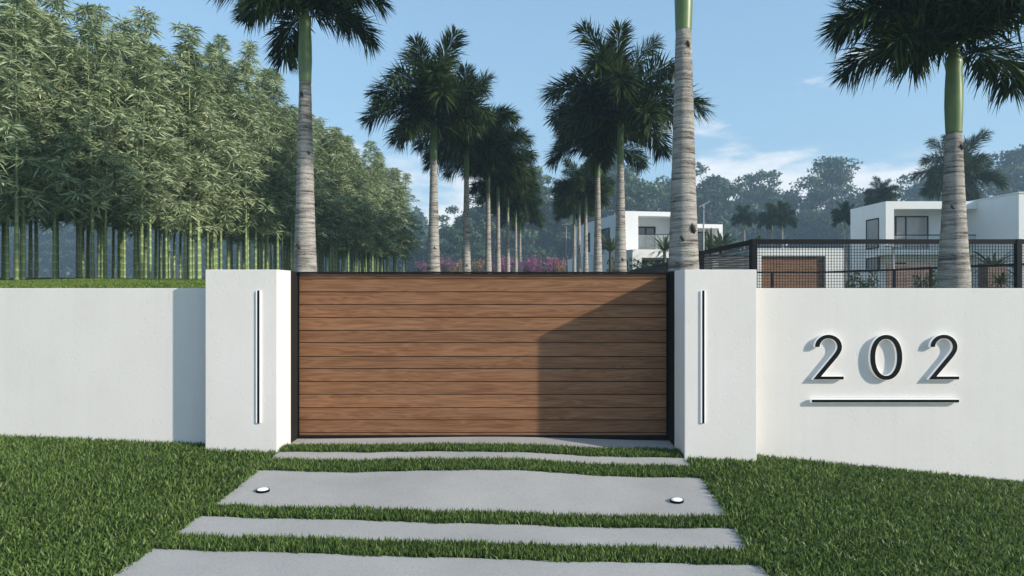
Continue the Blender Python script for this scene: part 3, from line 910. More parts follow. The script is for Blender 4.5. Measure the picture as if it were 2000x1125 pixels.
def lathe(prof, n, wob=0.0, seed=0):
    rg = random.Random(seed); mb = MB()
    for i, (r_, z_) in enumerate(prof):
        for k in range(n):
            t = 2*math.pi*k/n; q = r_*(1+wob*rg.uniform(-1, 1))
            mb.v.append((q*math.cos(t), q*math.sin(t), z_))
    for i in range(len(prof)-1):
        for k in range(n): mb.f.append((i*n+k, i*n+(k+1) % n, (i+1)*n+(k+1) % n, (i+1)*n+k))
    mb.f.append(tuple((len(prof)-1)*n+k for k in range(n)))
    return mb

def palm(px, Y, wpx, ysb, yst, label, seed, group=None, scars=(), lean=0.0, fl=1.0, ring=13, rotz=None, cnt=(4, 6, 6, 4)):
    """px: trunk axis; wpx: trunk width where the wall cuts it; ysb/yst: bottom and top of the green crownshaft"""
    rg = random.Random(seed)
    X = (px-1000)*Y/F; g = float(gz(X, Y))
    o = empty('royal_palm', (X, Y, g))
    s = Y/F; r0 = wpx*s/2
    zs0 = EYE+(562.5-ysb)*s-g; zs1 = EYE+(562.5-yst)*s-g
    prof = []
    nr = max(14, min(70, int(zs0/0.09)))
    zcut = EYE+35*s-g
    for i in range(nr+1):
        z = -0.15+(zs0+0.15)*i/nr; t = max(0, (z-zcut))/max(0.1, zs0-zcut)
        r_ = r0*(1.0-0.50*min(1, t)**0.8) if z > zcut else r0*(1+0.04*math.sin(z*2))
        r_ *= 1 + (0.012 if i % 2 else -0.008)
        prof.append((r_, z))
    lathe(prof, 22, 0.010, seed).build('trunk', M['bark'], o, smooth=True)
    rt = prof[-1][0]; Ls = zs1-zs0
    cp = [(rt*1.04, zs0-0.02), (rt*1.08, zs0+0.1*Ls), (rt*1.16, zs0+0.35*Ls), (rt*1.13, zs0+0.6*Ls), (rt*1.0, zs0+0.85*Ls), (rt*1.12, zs0+0.93*Ls), (rt*1.05, zs0+1.0*Ls), (rt*0.72, zs0+1.06*Ls), (rt*0.55, zs0+1.22*Ls), (rt*0.3, zs0+1.4*Ls)]
    lathe(cp, 20, 0.02, seed+1).build('crownshaft', M['shaft'], o, smooth=True)
    for (zf, az, sz) in scars:
        z = zcut+(zs0-zcut)*zf; rr = np.interp(z, [p[1] for p in prof], [p[0] for p in prof])
        mb = MB(); mb.tube([(rr*0.93*math.cos(az), rr*0.93*math.sin(az), z+sz*0.8), (rr*1.04*math.cos(az), rr*1.04*math.sin(az), z+sz*0.15), (rr*1.03*math.cos(az+0.12), rr*1.03*math.sin(az+0.12), z-sz*0.5), (rr*0.92*math.cos(az+0.2), rr*0.92*math.sin(az+0.2), z-sz)], [sz*0.12, sz*0.42, sz*0.38, sz*0.1], 7)
        mb.build('leaf_scar', M['scar'], o, smooth=True)
    S = fl*2.9*(ysb-yst)*s/3.15
    ct = zs0+1.02*Ls
    base = rg.uniform(0, 6.28) if rotz is None else rotz
    for kind, nfr, ez in (('up', cnt[0], 0.35), ('mid', cnt[1], 0.24), ('arch', cnt[2], 0.14), ('low', cnt[3], 0.03)):
        off = rg.uniform(0, 6.28)
        for k in range(nfr):
            az = base+off+2*math.pi*k/nfr+rg.uniform(-0.3, 0.3)
            f = link('frond', rg.choice(FROND[kind]), None, o, (math.cos(az)*rt*0.25, math.sin(az)*rt*0.25, ct+ez*Ls*0.7), (rg.uniform(-0.15, 0.15), rg.uniform(-0.14, 0.14), az))
            q = S*rg.uniform(0.88, 1.1); f.scale = (q, q, q)
    tag(o, label, 'palm tree', group)
    return o
GL, GR_ = 'left row of royal palms behind the gate', 'right row of royal palms behind the gate'
palm(596, 13.6, 45, 160, 38, 'tallest left palm with pale ringed trunk just behind the left gate pillar', 1, GL, ((0.13, -1.95, 0.09), (0.62, -0.9, 0.05), (0.93, -1.9, 0.08)), fl=0.66, rotz=0.6, cnt=(4, 6, 5, 3))
palm(847, 22.8, 26, 312, 248, 'royal palm nearest the gate middle in the left row, full dark crown', 2, GL, ((0.2, -1.3, 0.06),))
palm(911, 27.2, 18, 345.7, 290, 'third royal palm of the left row, counted from the left gate pillar', 3, GL, ((0.05, -1.4, 0.06), (0.6, -1.2, 0.05)))
palm(953.5, 31.5, 14, 377, 329, 'fourth royal palm of the left row, counted from the left gate pillar', 4, GL, ((0.4, -2.0, 0.06),))
palm(973, 35.0, 11, 393, 358, 'fifth royal palm of the left row, counted from the left gate pillar', 5, GL)
palm(992, 39.0, 9, 415, 381, 'sixth royal palm of the left row, counted from the left gate pillar', 6, GL)
palm(1007.5, 44.5, 7.5, 434, 408, 'seventh royal palm of the left row, counted from the left gate pillar', 7, GL)
palm(1016, 52.0, 6.5, 456, 432, 'smallest, farthest royal palm of the left row', 8, GL)
palm(1335, 11.4, 60, 57, -108, 'thick grey palm trunk rising out of frame behind the right gate pillar', 9, GR_, ((0.17, -1.15, 0.10), (0.13, -1.95, 0.06), (0.93, -1.3, 0.07)), cnt=(4, 5, 0, 0))
palm(1212, 23.6, 25, 319.6, 246.5, 'royal palm with a large dark crown left of the thick grey trunk', 10, GR_, ((0.1, -1.4, 0.06),))
palm(1167.5, 26.8, 18, 347, 297, 'slimmer royal palm in front of the middle villa, left of the large crowned one', 12, GR_, ((0.3, -1.9, 0.05),))
palm(1144, 36.0, 11, 413, 387, 'small royal palm at the left edge of the middle villa', 13, GR_, fl=1.15)
palm(1131, 40.0, 10, 420, 392, 'small royal palm, middle of the three thin trunks left of the villa', 14, GR_, fl=1.0)
palm(1121.5, 45.5, 8, 440, 418, 'thinnest and leftmost royal palm of the right row', 15, GR_, fl=1.0)
palm(1863, 11.5, 55, 257, 115, 'royal palm at the right edge standing between white wall and mesh fence', 16, 'palms on the right', ((0.88, -1.25, 0.07), (0.45, -2.3, 0.05)), cnt=(4, 7, 6, 2), fl=0.84)
GF = 'far palms behind the houses'
palm(1872, 52.0, 14, 398, 362, 'dark crowned palm behind the right villa roof, hidden by the right palm trunk', 17, GF, fl=1.08)
palm(1722, 62.0, 9, 410, 392, 'dark low palm crown peeping over the left end of the right villa', 18, GF, fl=0.95)
palm(1650, 56.0, 6, 447, 430, 'small palm just left of the right villa wall', 19, GF, fl=0.8)
palm(1528, 64.0, 6, 452, 436, 'right one of two small palms standing close together above the garage', 20, GF, fl=0.95)
palm(1508, 66.0, 6, 456, 438, 'left one of two small palms standing close together above the garage', 21, GF, fl=0.85)
palm(1454, 70.0, 5, 450, 434, 'small hazy palm above the fence corner post', 22, GF, fl=0.8)

# ------------------------------------------------------------------ bamboo grove
def bamboo_culm(seed, H):
    rg = random.Random(seed); V, Fc, A = [], [], []
    n = 8; rings = []
    z = -0.15; bend = rg.uniform(-0.25, 0.25), rg.uniform(-0.25, 0.25)
    def ring(z, r_, a):
        t = max(0, z)/H; ox, oy = bend[0]*t*t, bend[1]*t*t
        b0 = len(V)
        for k in range(n):
            th = 2*math.pi*k/n; V.append((ox+r_*math.cos(th), oy+r_*math.sin(th), z)); A.append(a)
        rings.append(b0)
    while z < H*0.97:
        r_ = 0.046*(1-0.80*max(0, z)/H); st = 0.20+0.12*min(1, max(0, z)/2.5)
        ring(z, r_*0.97, 0.75); ring(z+0.012, r_*1.12, 1.0); ring(z+0.026, r_*0.98, 0.6); ring(z+st*0.4, r_*0.97, rg.uniform(0.2, 0.5)); ring(z+st*0.9, r_*0.96, rg.uniform(0, 0.3))
        z += st
    for a, b in zip(rings[:-1], rings[1:]):
        for k in range(n):
            Fc += [(a+k, a+(k+1) % n, b+(k+1) % n), (a+k, b+(k+1) % n, b+k)]
    me = big_mesh('culm', np.array(V), np.array(Fc).ravel(), 3, A)
    me.polygons.foreach_set('use_smooth', [True]*len(me.polygons))
    me.materials.append(M['culm'])
    return me, bend

def bamboo_foliage(seed, H, bend, z0f):
    rg = np.random.default_rng(seed); V, Fc, A = [], [], []
    def leaf(p, d, l, w, c):
        sd = np.cross(d, [rg.normal(0, 1.0), rg.normal(0, 1.0), 0.8]); sd /= np.linalg.norm(sd)+1e-9
        m_ = p+d*l*0.45; tip = p+d*l+np.array([0, 0, -0.20*l]); b0 = len(V)
        V.extend([p, m_-sd*w/2, m_+sd*w/2, tip]); A.extend([c, c, c, min(1, c+0.12)])
        Fc.extend([(b0, b0+1, b0+2), (b0+1, b0+3, b0+2)])
    z = z0f
    az = rg.uniform(0, 6.28)
    while z < H:
        t = z/H; u = (z-z0f)/(H-z0f)
        org = np.array([bend[0]*t*t, bend[1]*t*t, z])
        for q in range(2):
            az += 2.4+rg.normal(0, 0.35)
            bl = (0.62+0.70*math.sin(min(1, u*1.6+0.12)*math.pi/2)) * (1-0.93*max(0, (u-0.40)/0.60)**0.95) * rg.uniform(0.6, 1.25)
            rise = rg.uniform(-0.05, 0.40)+0.6*max(0, u-0.7)
            hd = np.array([math.cos(az), math.sin(az), 0])
            ns = max(2, int(round(bl/0.26))); c0 = rg.uniform(0.35, 0.9)
            prev = org
            for k in range(ns):
                s = (k+0.75)/ns
                p = org + hd*bl*s + np.array([0, 0, bl*(rise*s-0.75*s*s)]) + rg.normal(0, 0.03, 3)
                b0 = len(V); w = np.array([0, 0, 0.007])
                V.extend([prev-w, prev+w, p]); A.extend([0.2]*3); Fc.append((b0, b0+1, b0+2)); prev = p
                nl = 28
                a0 = rg.uniform(0, 6.28)
                for j in range(nl):      # a domed star of pointed leaves
                    a = a0+2.4*j
                    e = 0.75-1.35*(j/nl)+rg.normal(0, .16)
                    d = np.array([math.cos(a)*math.cos(e), math.sin(a)*math.cos(e), math.sin(e)]) + hd*0.35; d /= np.linalg.norm(d)
                    q0 = p+d*0.02+rg.normal(0, 0.02, 3)
                    leaf(q0, d, rg.uniform(0.18, 0.32)*(1.1-0.35*max(0, e)), rg.uniform(0.026, 0.042), np.clip(c0+rg.normal(0, .14), 0, 1))
        z += 0.36*(1.15-0.55*u)
    me = big_mesh('foliage', np.array(V), np.array(Fc).ravel(), 3, A)
    me.materials.append(M['bamboo_leaf'])
    return me

BAM = []
for k in range(7):
    H = 6.3+0.24*k
    cm, bd = bamboo_culm(300+k, H)
    fm = [bamboo_foliage(320+k, H, bd, 1.9+0.25*(k % 3)), ]
    BAM.append((cm, fm[0], H))
front = [(-16.5, 15.4), (-12.4, 16.2), (-10.2, 19.5), (-9.3, 24.0), (-8.8, 30.0), (-7.9, 37.0), (-7.0, 44.0)]
def along(pts, d):
    for a, b in zip(pts[:-1], pts[1:]):
        L = math.dist(a, b)
        if d <= L:
            t = d/L; nrm = ((b[1]-a[1])/L, -(b[0]-a[0])/L)
            return (a[0]+(b[0]-a[0])*t, a[1]+(b[1]-a[1])*t), nrm
        d -= L
    return pts[-1], (1, 0)
TOT = sum(math.dist(a, b) for a, b in zip(front[:-1], front[1:]))
rb = random.Random(5)
nB = 0
for row in range(4):
    d = rb.uniform(0, 0.4)
    while d < TOT:
        (x, y), nrm = along(front, d)
        off = row*0.85+rb.uniform(-0.35, 0.35)
        x -= nrm[0]*off; y -= nrm[1]*off
        x += rb.uniform(-0.15, 0.15); y += rb.uniform(-0.15, 0.15)
        cm, fm, H = BAM[rb.randrange(7)]
        g = float(gz(x, y))
        o = empty('bamboo', (x, y, g), rb.uniform(0, 6.28))
        s = rb.uniform(0.93, 1.09)*float(np.interp(y, [16, 30, 44], [1.0, 1.0, 0.88]))
        o.scale = (rb.uniform(0.95, 1.3),)*2 + (s,)
        c = bpy.data.objects.new('culm', cm); col.objects.link(c); c.parent = o
        c = bpy.data.objects.new('foliage', fm); col.objects.link(c); c.parent = o
        pxb = 1000+F*x/y
        zone = ['at the left picture edge', 'above the left garden wall', 'above the left gate pillar', 'beside the tallest left palm trunk', 'right of the tallest left palm trunk', 'at the far right end of the grove'][int(np.digitize(pxb, [60, 400, 540, 640, 740]))]
        if row == 0:
            tag(o, 'tall green front row bamboo ' + zone, 'bamboo', 'front row bamboos ' + zone)
        else:
            tag(o, 'green inner bamboo behind the front row ' + zone, 'bamboo', 'inner bamboos ' + zone)
        nB += 1
        d += rb.uniform(0.40, 0.70) if row == 0 else rb.uniform(0.42, 0.78)

# ------------------------------------------------------------------ far trees and shrubs
def tree_meshes(seed, H, Rw, nclump=78, per=120, card=0.44):
    rg = np.random.default_rng(seed)
    mb = MB(); tips = []
    th = H*0.34
    mb.tube([(0, 0, -0.4), (0.05, 0.03, th*0.5), (0.1, -0.05, th)], [H*0.026, H*0.021, H*0.018], 8)
    nl = 11
    for k in range(nl):
        a = 2*math.pi*k/nl*1.62+rg.normal(0, .3); s0 = th*rg.uniform(0.62, 1.0)
        up = rg.uniform(0.35, 1.0) if k > 2 else 1.25
        e = np.array([math.cos(a)*Rw*rg.uniform(.45, .8)*(1 if k > 2 else .3), math.sin(a)*Rw*rg.uniform(.45, .8)*(1 if k > 2 else .3), th+(H-th)*0.62*up])
        m_ = np.array([e[0]*0.4, e[1]*0.4, s0+(e[2]-s0)*0.55])
        mb.tube([(0.05, 0, s0), m_, e], [H*0.011, H*0.007, H*0.003], 6)
        tips.append(e)
        for q in range(3):
            b2 = m_*0.4+e*0.6; e2 = e+rg.normal(0, Rw*0.28, 3); e2[2] = max(th*0.8, e2[2]); mb.tube([b2, e2], [H*0.005, H*0.002], 5); tips.append(e2)
    trunk = mb.mesh('trunk', True)
    V, A, Fc = [], [], []
    cl = []
    for t in tips: cl.append((np.array(t), rg.uniform(0.16, 0.26)*Rw))
    while len(cl) < nclump:
        a = rg.uniform(0, 6.28); u = rg.random(); zz_ = th*0.75+(H-th*0.75)*u
        rad = Rw*(0.95*math.sin(min(1, 0.25+u*0.9)*math.pi)**0.7 if u < .95 else .2)*rg.uniform(.55, 1.0)
        cl.append((np.array([math.cos(a)*rad, math.sin(a)*rad, zz_]), rg.uniform(0.15, 0.27)*Rw))
    for c, r_ in cl:
        n = int(per*(r_/(0.2*Rw))**2)
        cc = rg.uniform(0.15, 0.75)
        d = rg.normal(0, 1, (n, 3)); d /= np.linalg.norm(d, axis=1)[:, None]
        p = c + d*(r_*rg.uniform(.55, 1.05, (n, 1)))*np.array([1.15, 1.15, 0.62])
        for i in range(n):
            a1 = rg.normal(0, 1, 3); a1 /= np.linalg.norm(a1); a2 = np.cross(a1, d[i]); a2 /= np.linalg.norm(a2)+1e-9
            sz = card*rg.uniform(.6, 1.2); b0 = len(V)
            V.extend([p[i]-a1*sz*.6, p[i]+a2*sz*.3, p[i]+a1*sz*.6, p[i]-a2*sz*.3]); v = np.clip(cc+rg.normal(0, .2), 0, 1); A.extend([v]*4)
            Fc.append((b0, b0+1, b0+2, b0+3))
    cm = big_mesh('crown', np.array(V), np.array(Fc).ravel(), 4, A)
    trunk.materials.append(M['trunk']); cm.materials.append(M['tree_leaf'])
    return trunk, cm
TREES = [(tree_meshes(500+k, h, r_), h, r_) for k, (h, r_) in enumerate([(16, 5.6), (14, 6.0), (18, 6.2), (12, 5.0), (15, 4.6)])]
def tree(px, ytop, Y, kind, label, group='hazy broadleaf trees behind the estate', wide=1.0, rz=None):
    (tm, cm), h, r_ = TREES[kind]
    Y = Y*1.9
    X = (px-1000)*Y/F; g = float(gz(X, Y)); H = EYE+(562.5-ytop)*Y/F-g
    o = empty('broadleaf_tree', (X, Y, g), rz if rz is not None else px*0.37)
    s = H/(h*1.03); o.scale = (s*wide, s*wide, s)
    link('trunk', tm, None, o); link('crown', cm, None, o)
    tag(o, label, 'tree', group)
tree(1625, 300, 92, 2, 'tallest round hazy tree rising between the two villas, left of the right one')
tree(1530, 372, 100, 1, 'hazy tree filling the gap just left of the tallest round tree')
tree(1475, 335, 98, 0, 'hazy broadleaf tree behind the fence corner post, cloud at its right')
tree(1395, 342, 90, 3, 'hazy tree right behind the thick grey palm trunk')
tree(1310, 352, 94, 1, 'hazy tree above the roof of the middle villa, left of the thick palm trunk')
tree(1205, 298, 80, 0, 'big hazy tree behind the large dark palm crown and the middle villa')
tree(1040, 312, 78, 4, 'tall hazy tree between the two palm rows')
tree(965, 345, 76, 2, 'hazy open branched tree behind the left palm row', wide=1.0)
tree(905, 420, 72, 3, 'lower dark hazy tree left of the left palm row')
tree(1105, 372, 84, 1, 'hazy dark tree behind the thin trunks of the right palm row')
tree(1715, 395, 104, 3, 'hazy tree just behind the left end of the right villa roof')
tree(1800, 345, 100, 1, 'hazy tree left of the dark crowned palm behind the right villa')
tree(1905, 375, 98, 3, 'hazy tree right of the dark crowned palm behind the right villa')
tree(1990, 282, 88, 2, 'tall hazy tree at the right edge behind the villa wing')
tree(2110, 300, 92, 0, 'hazy tree outside the right edge of the frame behind the wing')
tree(845, 468, 80, 3, 'low pale green hazy tree right of the end of the bamboo grove')
tree(798, 458, 84, 1, 'low hazy tree behind the far end of the bamboo grove')
ORD = ['first', 'second', 'third', 'fourth', 'fifth', 'sixth', 'seventh', 'eighth', 'ninth', 'tenth', 'eleventh']
gl = 'dim trees in the haze behind the bamboo culms'
for k in range(11):
    px = -160+k*88+random.uniform(-20, 20)
    tree(px, 405+random.uniform(-10, 20), 108+random.uniform(-4, 10), k % 5, 'dim blue hazy tree behind the bamboo culms, %s from the left' % ORD[k], gl, 1.1)
for k, (px, yt, Y, kd) in enumerate([(940, 430, 94, 3), (1010, 415, 96, 1), (1075, 400, 95, 3), (1150, 385, 98, 1), (1255, 392, 104, 4), (1350, 392, 108, 1), (1440, 395, 112, 3), (1580, 395, 112, 4), (1670, 385, 110, 1)]):
    tree(px, yt, Y, kd, 'dim hazy tree half hidden in the back row, %s from the left' % ORD[k], 'back row of hazy trees', 1.15)

def wood_mass(name, x0, x1, Y, depth, h, n, seed, label):
    rg = np.random.default_rng(seed)
    X = rg.uniform(x0, x1, n); Yv = Y+rg.uniform(0, depth, n)
    top = h*(0.72+0.28*np.sin(X*0.42+seed)*np.sin(X*0.17+1.3)) 
    Z = gz(X, Yv)-0.2+top*rg.random(n)
    P = np.stack([X, Yv, Z], -1)
    a1 = rg.normal(0, 1, (n, 3)); a1 /= np.linalg.norm(a1, axis=1)[:, None]
    a2 = np.cross(a1, rg.normal(0, 1, (n, 3))); a2 /= np.linalg.norm(a2, axis=1)[:, None]
    s_ = rg.uniform(0.8, 1.7, (n, 1))
    V = np.stack([P-a1*s_, P+a2*s_*.5, P+a1*s_, P-a2*s_*.5], 1).reshape(-1, 3)
    cl = np.clip(0.4+0.3*np.sin(X*1.1)*np.sin(Z*1.3+X*.3)+rg.normal(0, .15, n), 0, 1)
    me = big_mesh(name, V, np.arange(4*n), 4, np.repeat(cl, 4)); me.materials.append(M['tree_leaf'])
    o = link(name, me, None); tag(o, label, 'woodland', None, 'stuff')
wood_mass('far_undergrowth', -270, -20, 235, 16, 29.0, 42000, 3, 'dim blue undergrowth seen between the bamboo culms')
wood_mass('far_woodland', -20, 230, 235, 20, 17.0, 34000, 4, 'hazy blue woodland mass behind the houses and palms')
def leaf_blob(seed, H, Rw, n, card, mats, name):
    rg = np.random.default_rng(seed)
    V, A, Fc = [], [], []
    for i in range(n):
        a = rg.uniform(0, 6.28); u = rg.random()**0.8; rad = Rw*math.sqrt(rg.uniform(.15, 1))*(1-0.35*u)
        p = np.array([math.cos(a)*rad, math.sin(a)*rad, u*H*(0.8+0.2*math.sin(a*3+seed))])
        a1 = rg.normal(0, 1, 3); a1 /= np.linalg.norm(a1); a2 = np.cross(a1, rg.normal(0, 1, 3)); a2 /= np.linalg.norm(a2)
        s = card*rg.uniform(.5, 1.2); b0 = len(V)
        V.extend([p-a1*s, p+a2*s*.5, p+a1*s, p-a2*s*.5]); v = rg.random(); A.extend([v]*4); Fc.append((b0, b0+1, b0+2, b0+3))
    me = big_mesh(name, np.array(V), np.array(Fc).ravel(), 4, A); me.materials.append(mats)
    return me
SH = [leaf_blob(700+k, 2.2, 1.5, 900, 0.13, M['shrub_leaf'], 'foliage') for k in range(2)]
def flower_mesh(seed, m):
    rg = np.random.default_rng(seed); V, A, Fc = [], [], []
    for c in range(26):
        a = rg.uniform(0, 6.28); rad = rg.uniform(.5, 1.5); z = rg.uniform(1.5, 3.1)
        c0 = np.array([math.cos(a)*rad*(1.1-.12*z), math.sin(a)*rad*(1.1-.12*z), z])
        for i in range(26):
            p = c0+rg.normal(0, 1, 3)*np.array([.16, .16, .26]); a1 = rg.normal(0, 1, 3); a1 /= np.linalg.norm(a1); a2 = np.cross(a1, rg.normal(0, 1, 3)); a2 /= np.linalg.norm(a2)
            s = rg.uniform(.05, .10); b0 = len(V); V.extend([p-a1*s, p+a2*s*.7, p+a1*s, p-a2*s*.7]); v = rg.random(); A.extend([v]*4); Fc.append((b0, b0+1, b0+2, b0+3))
    me = big_mesh('flowers', np.array(V), np.array(Fc).ravel(), 4, A); me.materials.append(m); return me
FLW = {'pink': [flower_mesh(720+k, M['pink']) for k in range(2)], 'orange': [flower_mesh(730, M['orange'])]}
gb = 'flowering bougainvilleas between the palm rows'
FLB = [leaf_blob(740+k, 3.0, 1.5, 1100, 0.13, M['shrub_leaf'], 'foliage') for k in range(2)]
for k, (px, c, yt, lb) in enumerate([(830, 'pink', 497, 'magenta bougainvillea at the left end of the flower row, left of the second palm'), (872, 'pink', 493, 'magenta bougainvillea just right of the second left row palm'), (893, 'orange', 497, 'orange bougainvillea left of the third left row palm'),
        (935, 'orange', 495, 'orange bougainvillea right of the third left row palm'), (968, 'pink', 496, 'magenta bougainvillea behind the fourth and fifth left row palms'), (985, 'pink', 494, 'magenta bougainvillea behind the sixth left row palm'), (1002, 'pink', 495, 'magenta bougainvillea behind the thinnest left row palms'),
        (1022, 'pink', 498, 'magenta bougainvillea just right of the farthest left row palm'), (1044, 'pink', 492, 'magenta bougainvillea in the middle between the palm rows, the brightest'), (1072, 'pink', 493, 'magenta bougainvillea left of the last orange one'), (1093, 'orange', 496, 'orange bougainvillea near the right palm row'), (1114, 'pink', 498, 'magenta bougainvillea behind the thin right row palms')]):
    yt += 13; Y = 70+random.uniform(-1.2, 1.2); X = (px-1000)*Y/F; g = float(gz(X, Y)); H = EYE+(562.5-yt)*Y/F-g
    o = empty('bougainvillea', (X, Y, g), k*1.3); s = H/3.3; o.scale = (s*0.85, s*0.85, s)
    link('foliage', FLB[k % 2], None, o); link('flowers', FLW[c][k % len(FLW[c])], None, o)['kind'] = 'stuff'
    tag(o, lb, 'shrub', gb)
for k, (px, yt, Y, sc_, lb) in enumerate([(1682, 533, 30, 1.0, 'low rounded green shrub behind the mesh fence, left of the board screen'), (1810, 530, 33, 0.9, 'green shrub half hidden by the right palm trunk behind the fence'), (1215, 508, 40, 1.6, 'green shrub in front of the middle villa windows'), (1275, 510, 38, 1.5, 'green shrub left of the thick grey trunk before the middle villa')]):
    X = (px-1000)*Y/F; H = 0.95*sc_; ztop = EYE+(562.5-yt)*Y/F
    g = float(gz(X, Y)); H = ztop-g
    o = empty('garden_shrub', (X, Y, g), k); o.scale = (0.62*sc_, 0.62*sc_, H/2.1)
    link('foliage', SH[k % 2], None, o)
    tag(o, lb, 'shrub', 'green shrubs among the houses')

def spiky(seed, n, L, w, up=0.9):
    rg = np.random.default_rng(seed); V, A, Fc = [], [], []
    for i in range(n):
        a = rg.uniform(0, 6.28); e = rg.uniform(0.15, 1.45)*up; l = L*rg.uniform(.75, 1.1)
        prev = np.array([0, 0, 0.0]); sd = np.array([-math.sin(a), math.cos(a), 0]); b0 = len(V)
        seg = 5
        for k in range(seg+1):
            s = k/seg; ee = e-0.9*s*s*(1.2-e*.5)
            if k: prev = prev+np.array([math.cos(a)*math.cos(ee), math.sin(a)*math.cos(ee), math.sin(ee)])*l/seg
            ww = w*(0.6+0.8*s)*(1-s**3)+.004; V.extend([prev-sd*ww, prev+sd*ww]); v = rg.random(); A.extend([v, v])
        for k in range(seg): q = b0+2*k; Fc += [(q, q+1, q+3, q+2)]
    me = big_mesh('leaves', np.array(V), np.array(Fc).ravel(), 4, A); return me
YUC = [spiky(800+k, 46, 1.1, 0.05) for k in range(2)]
for me in YUC: me.materials.append(M['yucca'])
CYC = spiky(810, 60, 1.5, 0.07, 0.75); CYC.materials.append(M['shrub_leaf'])
for k, (px, yb, Y, s, me, lb) in enumerate([(1192, 492, 39.0, 1.15, YUC[0], 'spiky yellow green plant between two palm trunks before the middle villa'), (1298, 492, 41.0, 1.3, YUC[1], 'spiky plant left of the thick grey trunk below the villa balcony'), (1388, 490, 41.0, 1.4, YUC[0], 'spiky plant right of the lamp pole above the fence rail'), (1408, 488, 43, 1.2, CYC, 'bushy dark green plant by the right end of the middle villa'), (1940, 527, 27.0, 0.80, CYC, 'dark spreading cycad behind the mesh fence right of the palm trunk'), (1955, 556, 22.0, 0.42, CYC, 'small potted plant before the brown planter behind the mesh fence'), (1482, 470, 44.0, 0.5, YUC[1], 'small spiky plant tip above the fence corner post')]):
    p = at(px, yb, Y); g = float(gz(p.x, Y))
    o = empty('spiky_plant', (p.x, Y, g), k)
    z = p.z-g
    l = link('leaves', me, None, o, (0, 0, z), None, (s, s, s))
    MB().tube([(0, 0, -0.2), (0.02, 0, z*0.5), (0, 0, z+0.03)], [0.10*s, 0.09*s, 0.07*s], 8).build('stem', M['trunk'], o, smooth=True)
    tag(o, lb, 'plant', 'spiky plants among the houses')
pl = empty('planter_box', at(1930, 562, 23.0)); po = Vector(pl.location)
for i in range(5):
    MB().box(0, 36*23/F, 0, 0.5, -0.075, 0.075).build('board', M['wood_grey'], pl, loc=(0, 0, EYE+(562.5-515)*23/F-po.z-0.08-i*0.16))
MB().box(0.02, 36*23/F-0.02, 0.02, 0.48, -0.9, EYE+(562.5-518)*23/F-po.z-0.10).build('liner', M['trunk'], pl)
tag(pl, 'brown wooden planter behind the mesh fence right of the palm trunk', 'planter')

# ------------------------------------------------------------------ grass
def grass(name, X, Y, Z, h0, h1, w0, w1, lean, seed, label, spread=None, m='grass'):
    rg = np.random.default_rng(seed); n = len(X)
    h = rg.uniform(h0, h1, n)*(0.75+0.25*rg.random(n)); w = rg.uniform(w0, w1, n)
    az = rg.uniform(0, 2*np.pi, n); ln = np.abs(rg.normal(lean*0.6, lean*0.5, n))*h
    fa = rg.uniform(0, 2*np.pi, n)
    base = np.stack([X, Y, Z-0.004], -1)
    sd = np.stack([np.cos(fa), np.sin(fa), 0*fa], -1)*(w/2)[:, None]
    ld = np.stack([np.cos(az), np.sin(az), 0*az], -1)
    if spread is not None: ld = ld*0.6+spread; 
    m1 = base+ld*(ln*0.35)[:, None]+np.stack([0*h, 0*h, h*0.55], -1)
    tip = base+ld*ln[:, None]+np.stack([0*h, 0*h, np.maximum(h*0.55, np.sqrt(np.maximum(h*h-0.5*ln*ln, 0)))], -1)
    V = np.stack([base-sd, base+sd, m1-sd*0.9, m1+sd*0.9, tip], 1).reshape(-1, 3)
    i = np.arange(n)*5
    Fc = np.stack([i, i+1, i+3, i, i+3, i+2, i+2, i+3, i+4], -1).ravel()
    patch = 0.5+0.5*np.sin(X*2.3+1.7*np.sin(Y*1.9))*np.sin(Y*2.9+np.sin(X*1.3))
    c = np.clip(rg.beta(1.3, 1.3, n)*0.88+0.10*(patch-0.5), 0, 0.95)
    dead = rg.random(n) < 0.018
    c = np.where(dead, 1.0, c)
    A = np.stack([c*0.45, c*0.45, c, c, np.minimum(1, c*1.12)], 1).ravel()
    me = big_mesh(name, V, Fc, 3, A); me.materials.append(M[m])
    o = link(name, me, None)
    tag(o, label, 'grass', None, 'stuff')
    return o
def scatter(n, x0, x1, y0, y1, seed, keep):
    rg = np.random.default_rng(seed); X = rg.uniform(x0, x1, n); Y = rg.uniform(y0, y1, n); k = keep(X, Y); return X[k], Y[k]
HW = 1000/F
def keep_left(X, Y):
    inv = X > -HW*Y-1.2
    pil = (X > PIL_L-0.02) & (Y > Y_PIL-0.02)
    return (X < -2.535) & (Y < Y_WALL-0.012) & inv & ~pil
def keep_right(X, Y):
    e = np.interp(Y, [4.8, 5.2, 5.8, 6.8, 7.4], [1.76, 1.78, 1.83, 1.90, 1.90])
    pil = (X < PIL_R+0.02) & (Y > Y_PIL-0.02)
    return (X > e-0.01) & (Y < Y_WALL-0.012) & (X < HW*Y+1.2) & ~pil
X, Y = scatter(130000, -7.2, -2.53, 3.2, 7.62, 21, keep_left)
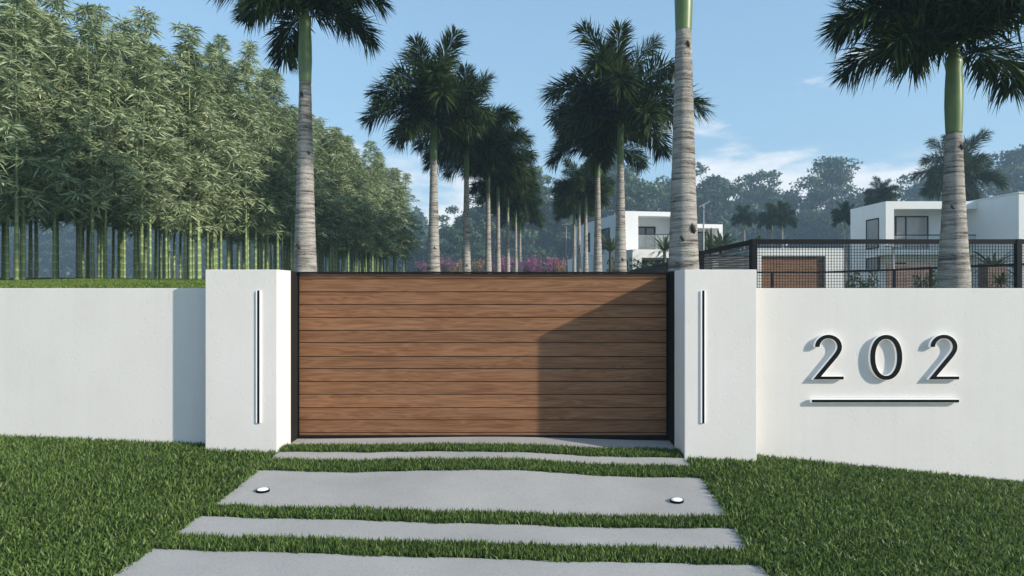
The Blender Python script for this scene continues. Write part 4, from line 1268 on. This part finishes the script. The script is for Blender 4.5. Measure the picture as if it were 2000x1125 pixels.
grass('lawn_grass', X, Y, gz(X, Y), 0.05, 0.10, 0.010, 0.018, 0.85, 22, 'thick green lawn left of the driveway slabs')
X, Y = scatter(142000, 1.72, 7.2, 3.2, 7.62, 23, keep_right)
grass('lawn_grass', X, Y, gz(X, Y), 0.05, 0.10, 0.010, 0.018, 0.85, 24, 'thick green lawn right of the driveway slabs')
sl = ['grass strip across the driveway nearest the gate', 'grass strip behind the wide slab with the ground lights', 'grass strip in front of the wide slab with the ground lights', 'grass strip between the narrow front slab and the nearest slab', 'grass strip nearest the camera, under the frame edge']
for k, (y0, y1) in enumerate(STRIPS):
    n = int(4.45*(y1-y0)*13000)
    xe = drive_edges((y0+y1)/2)
    X, Y = scatter(n, GATE_L+0.005 if k == 0 else -2.6, xe[1]+0.03, y0-0.015, y1+0.015, 30+k, lambda X, Y: X > -99)
    Y = Y+0.012*np.sin(X*5+k)+0.008*np.sin(X*13)
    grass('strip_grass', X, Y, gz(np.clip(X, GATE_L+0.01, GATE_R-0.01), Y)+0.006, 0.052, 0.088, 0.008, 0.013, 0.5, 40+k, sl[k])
X, Y = scatter(60000, -15, -3.4, 7.88, 17, 25, lambda X, Y: (X > -HW*Y-1.5))
grass('hill_grass', X, Y, gz(X, Y), 0.02, 0.05, 0.008, 0.016, 0.7, 26, 'short bright turf on the rise between left wall and bamboo', m='hill_blades')

# ------------------------------------------------------------------ haze: the pale air of the estate
hz = MB().box(-350, 350, -70, 330, -4.0, 60.0).build('haze', None)
hm = bpy.data.materials.new('pale_air'); hm.use_nodes = True
ht = hm.node_tree
ht.nodes.remove(ht.nodes['Principled BSDF'])
pv = ht.nodes.new('ShaderNodeVolumePrincipled')
pv.inputs['Color'].default_value = (0.55, 0.78, 1.0, 1)
pv.inputs['Density'].default_value = 0.0013
pv.inputs['Anisotropy'].default_value = 0.0
ht.links.new(pv.outputs[0], ht.nodes['Material Output'].inputs['Volume'])
hz.data.materials.append(hm)
tag(hz, 'pale bluish haze over the estate', 'haze', None, 'stuff')
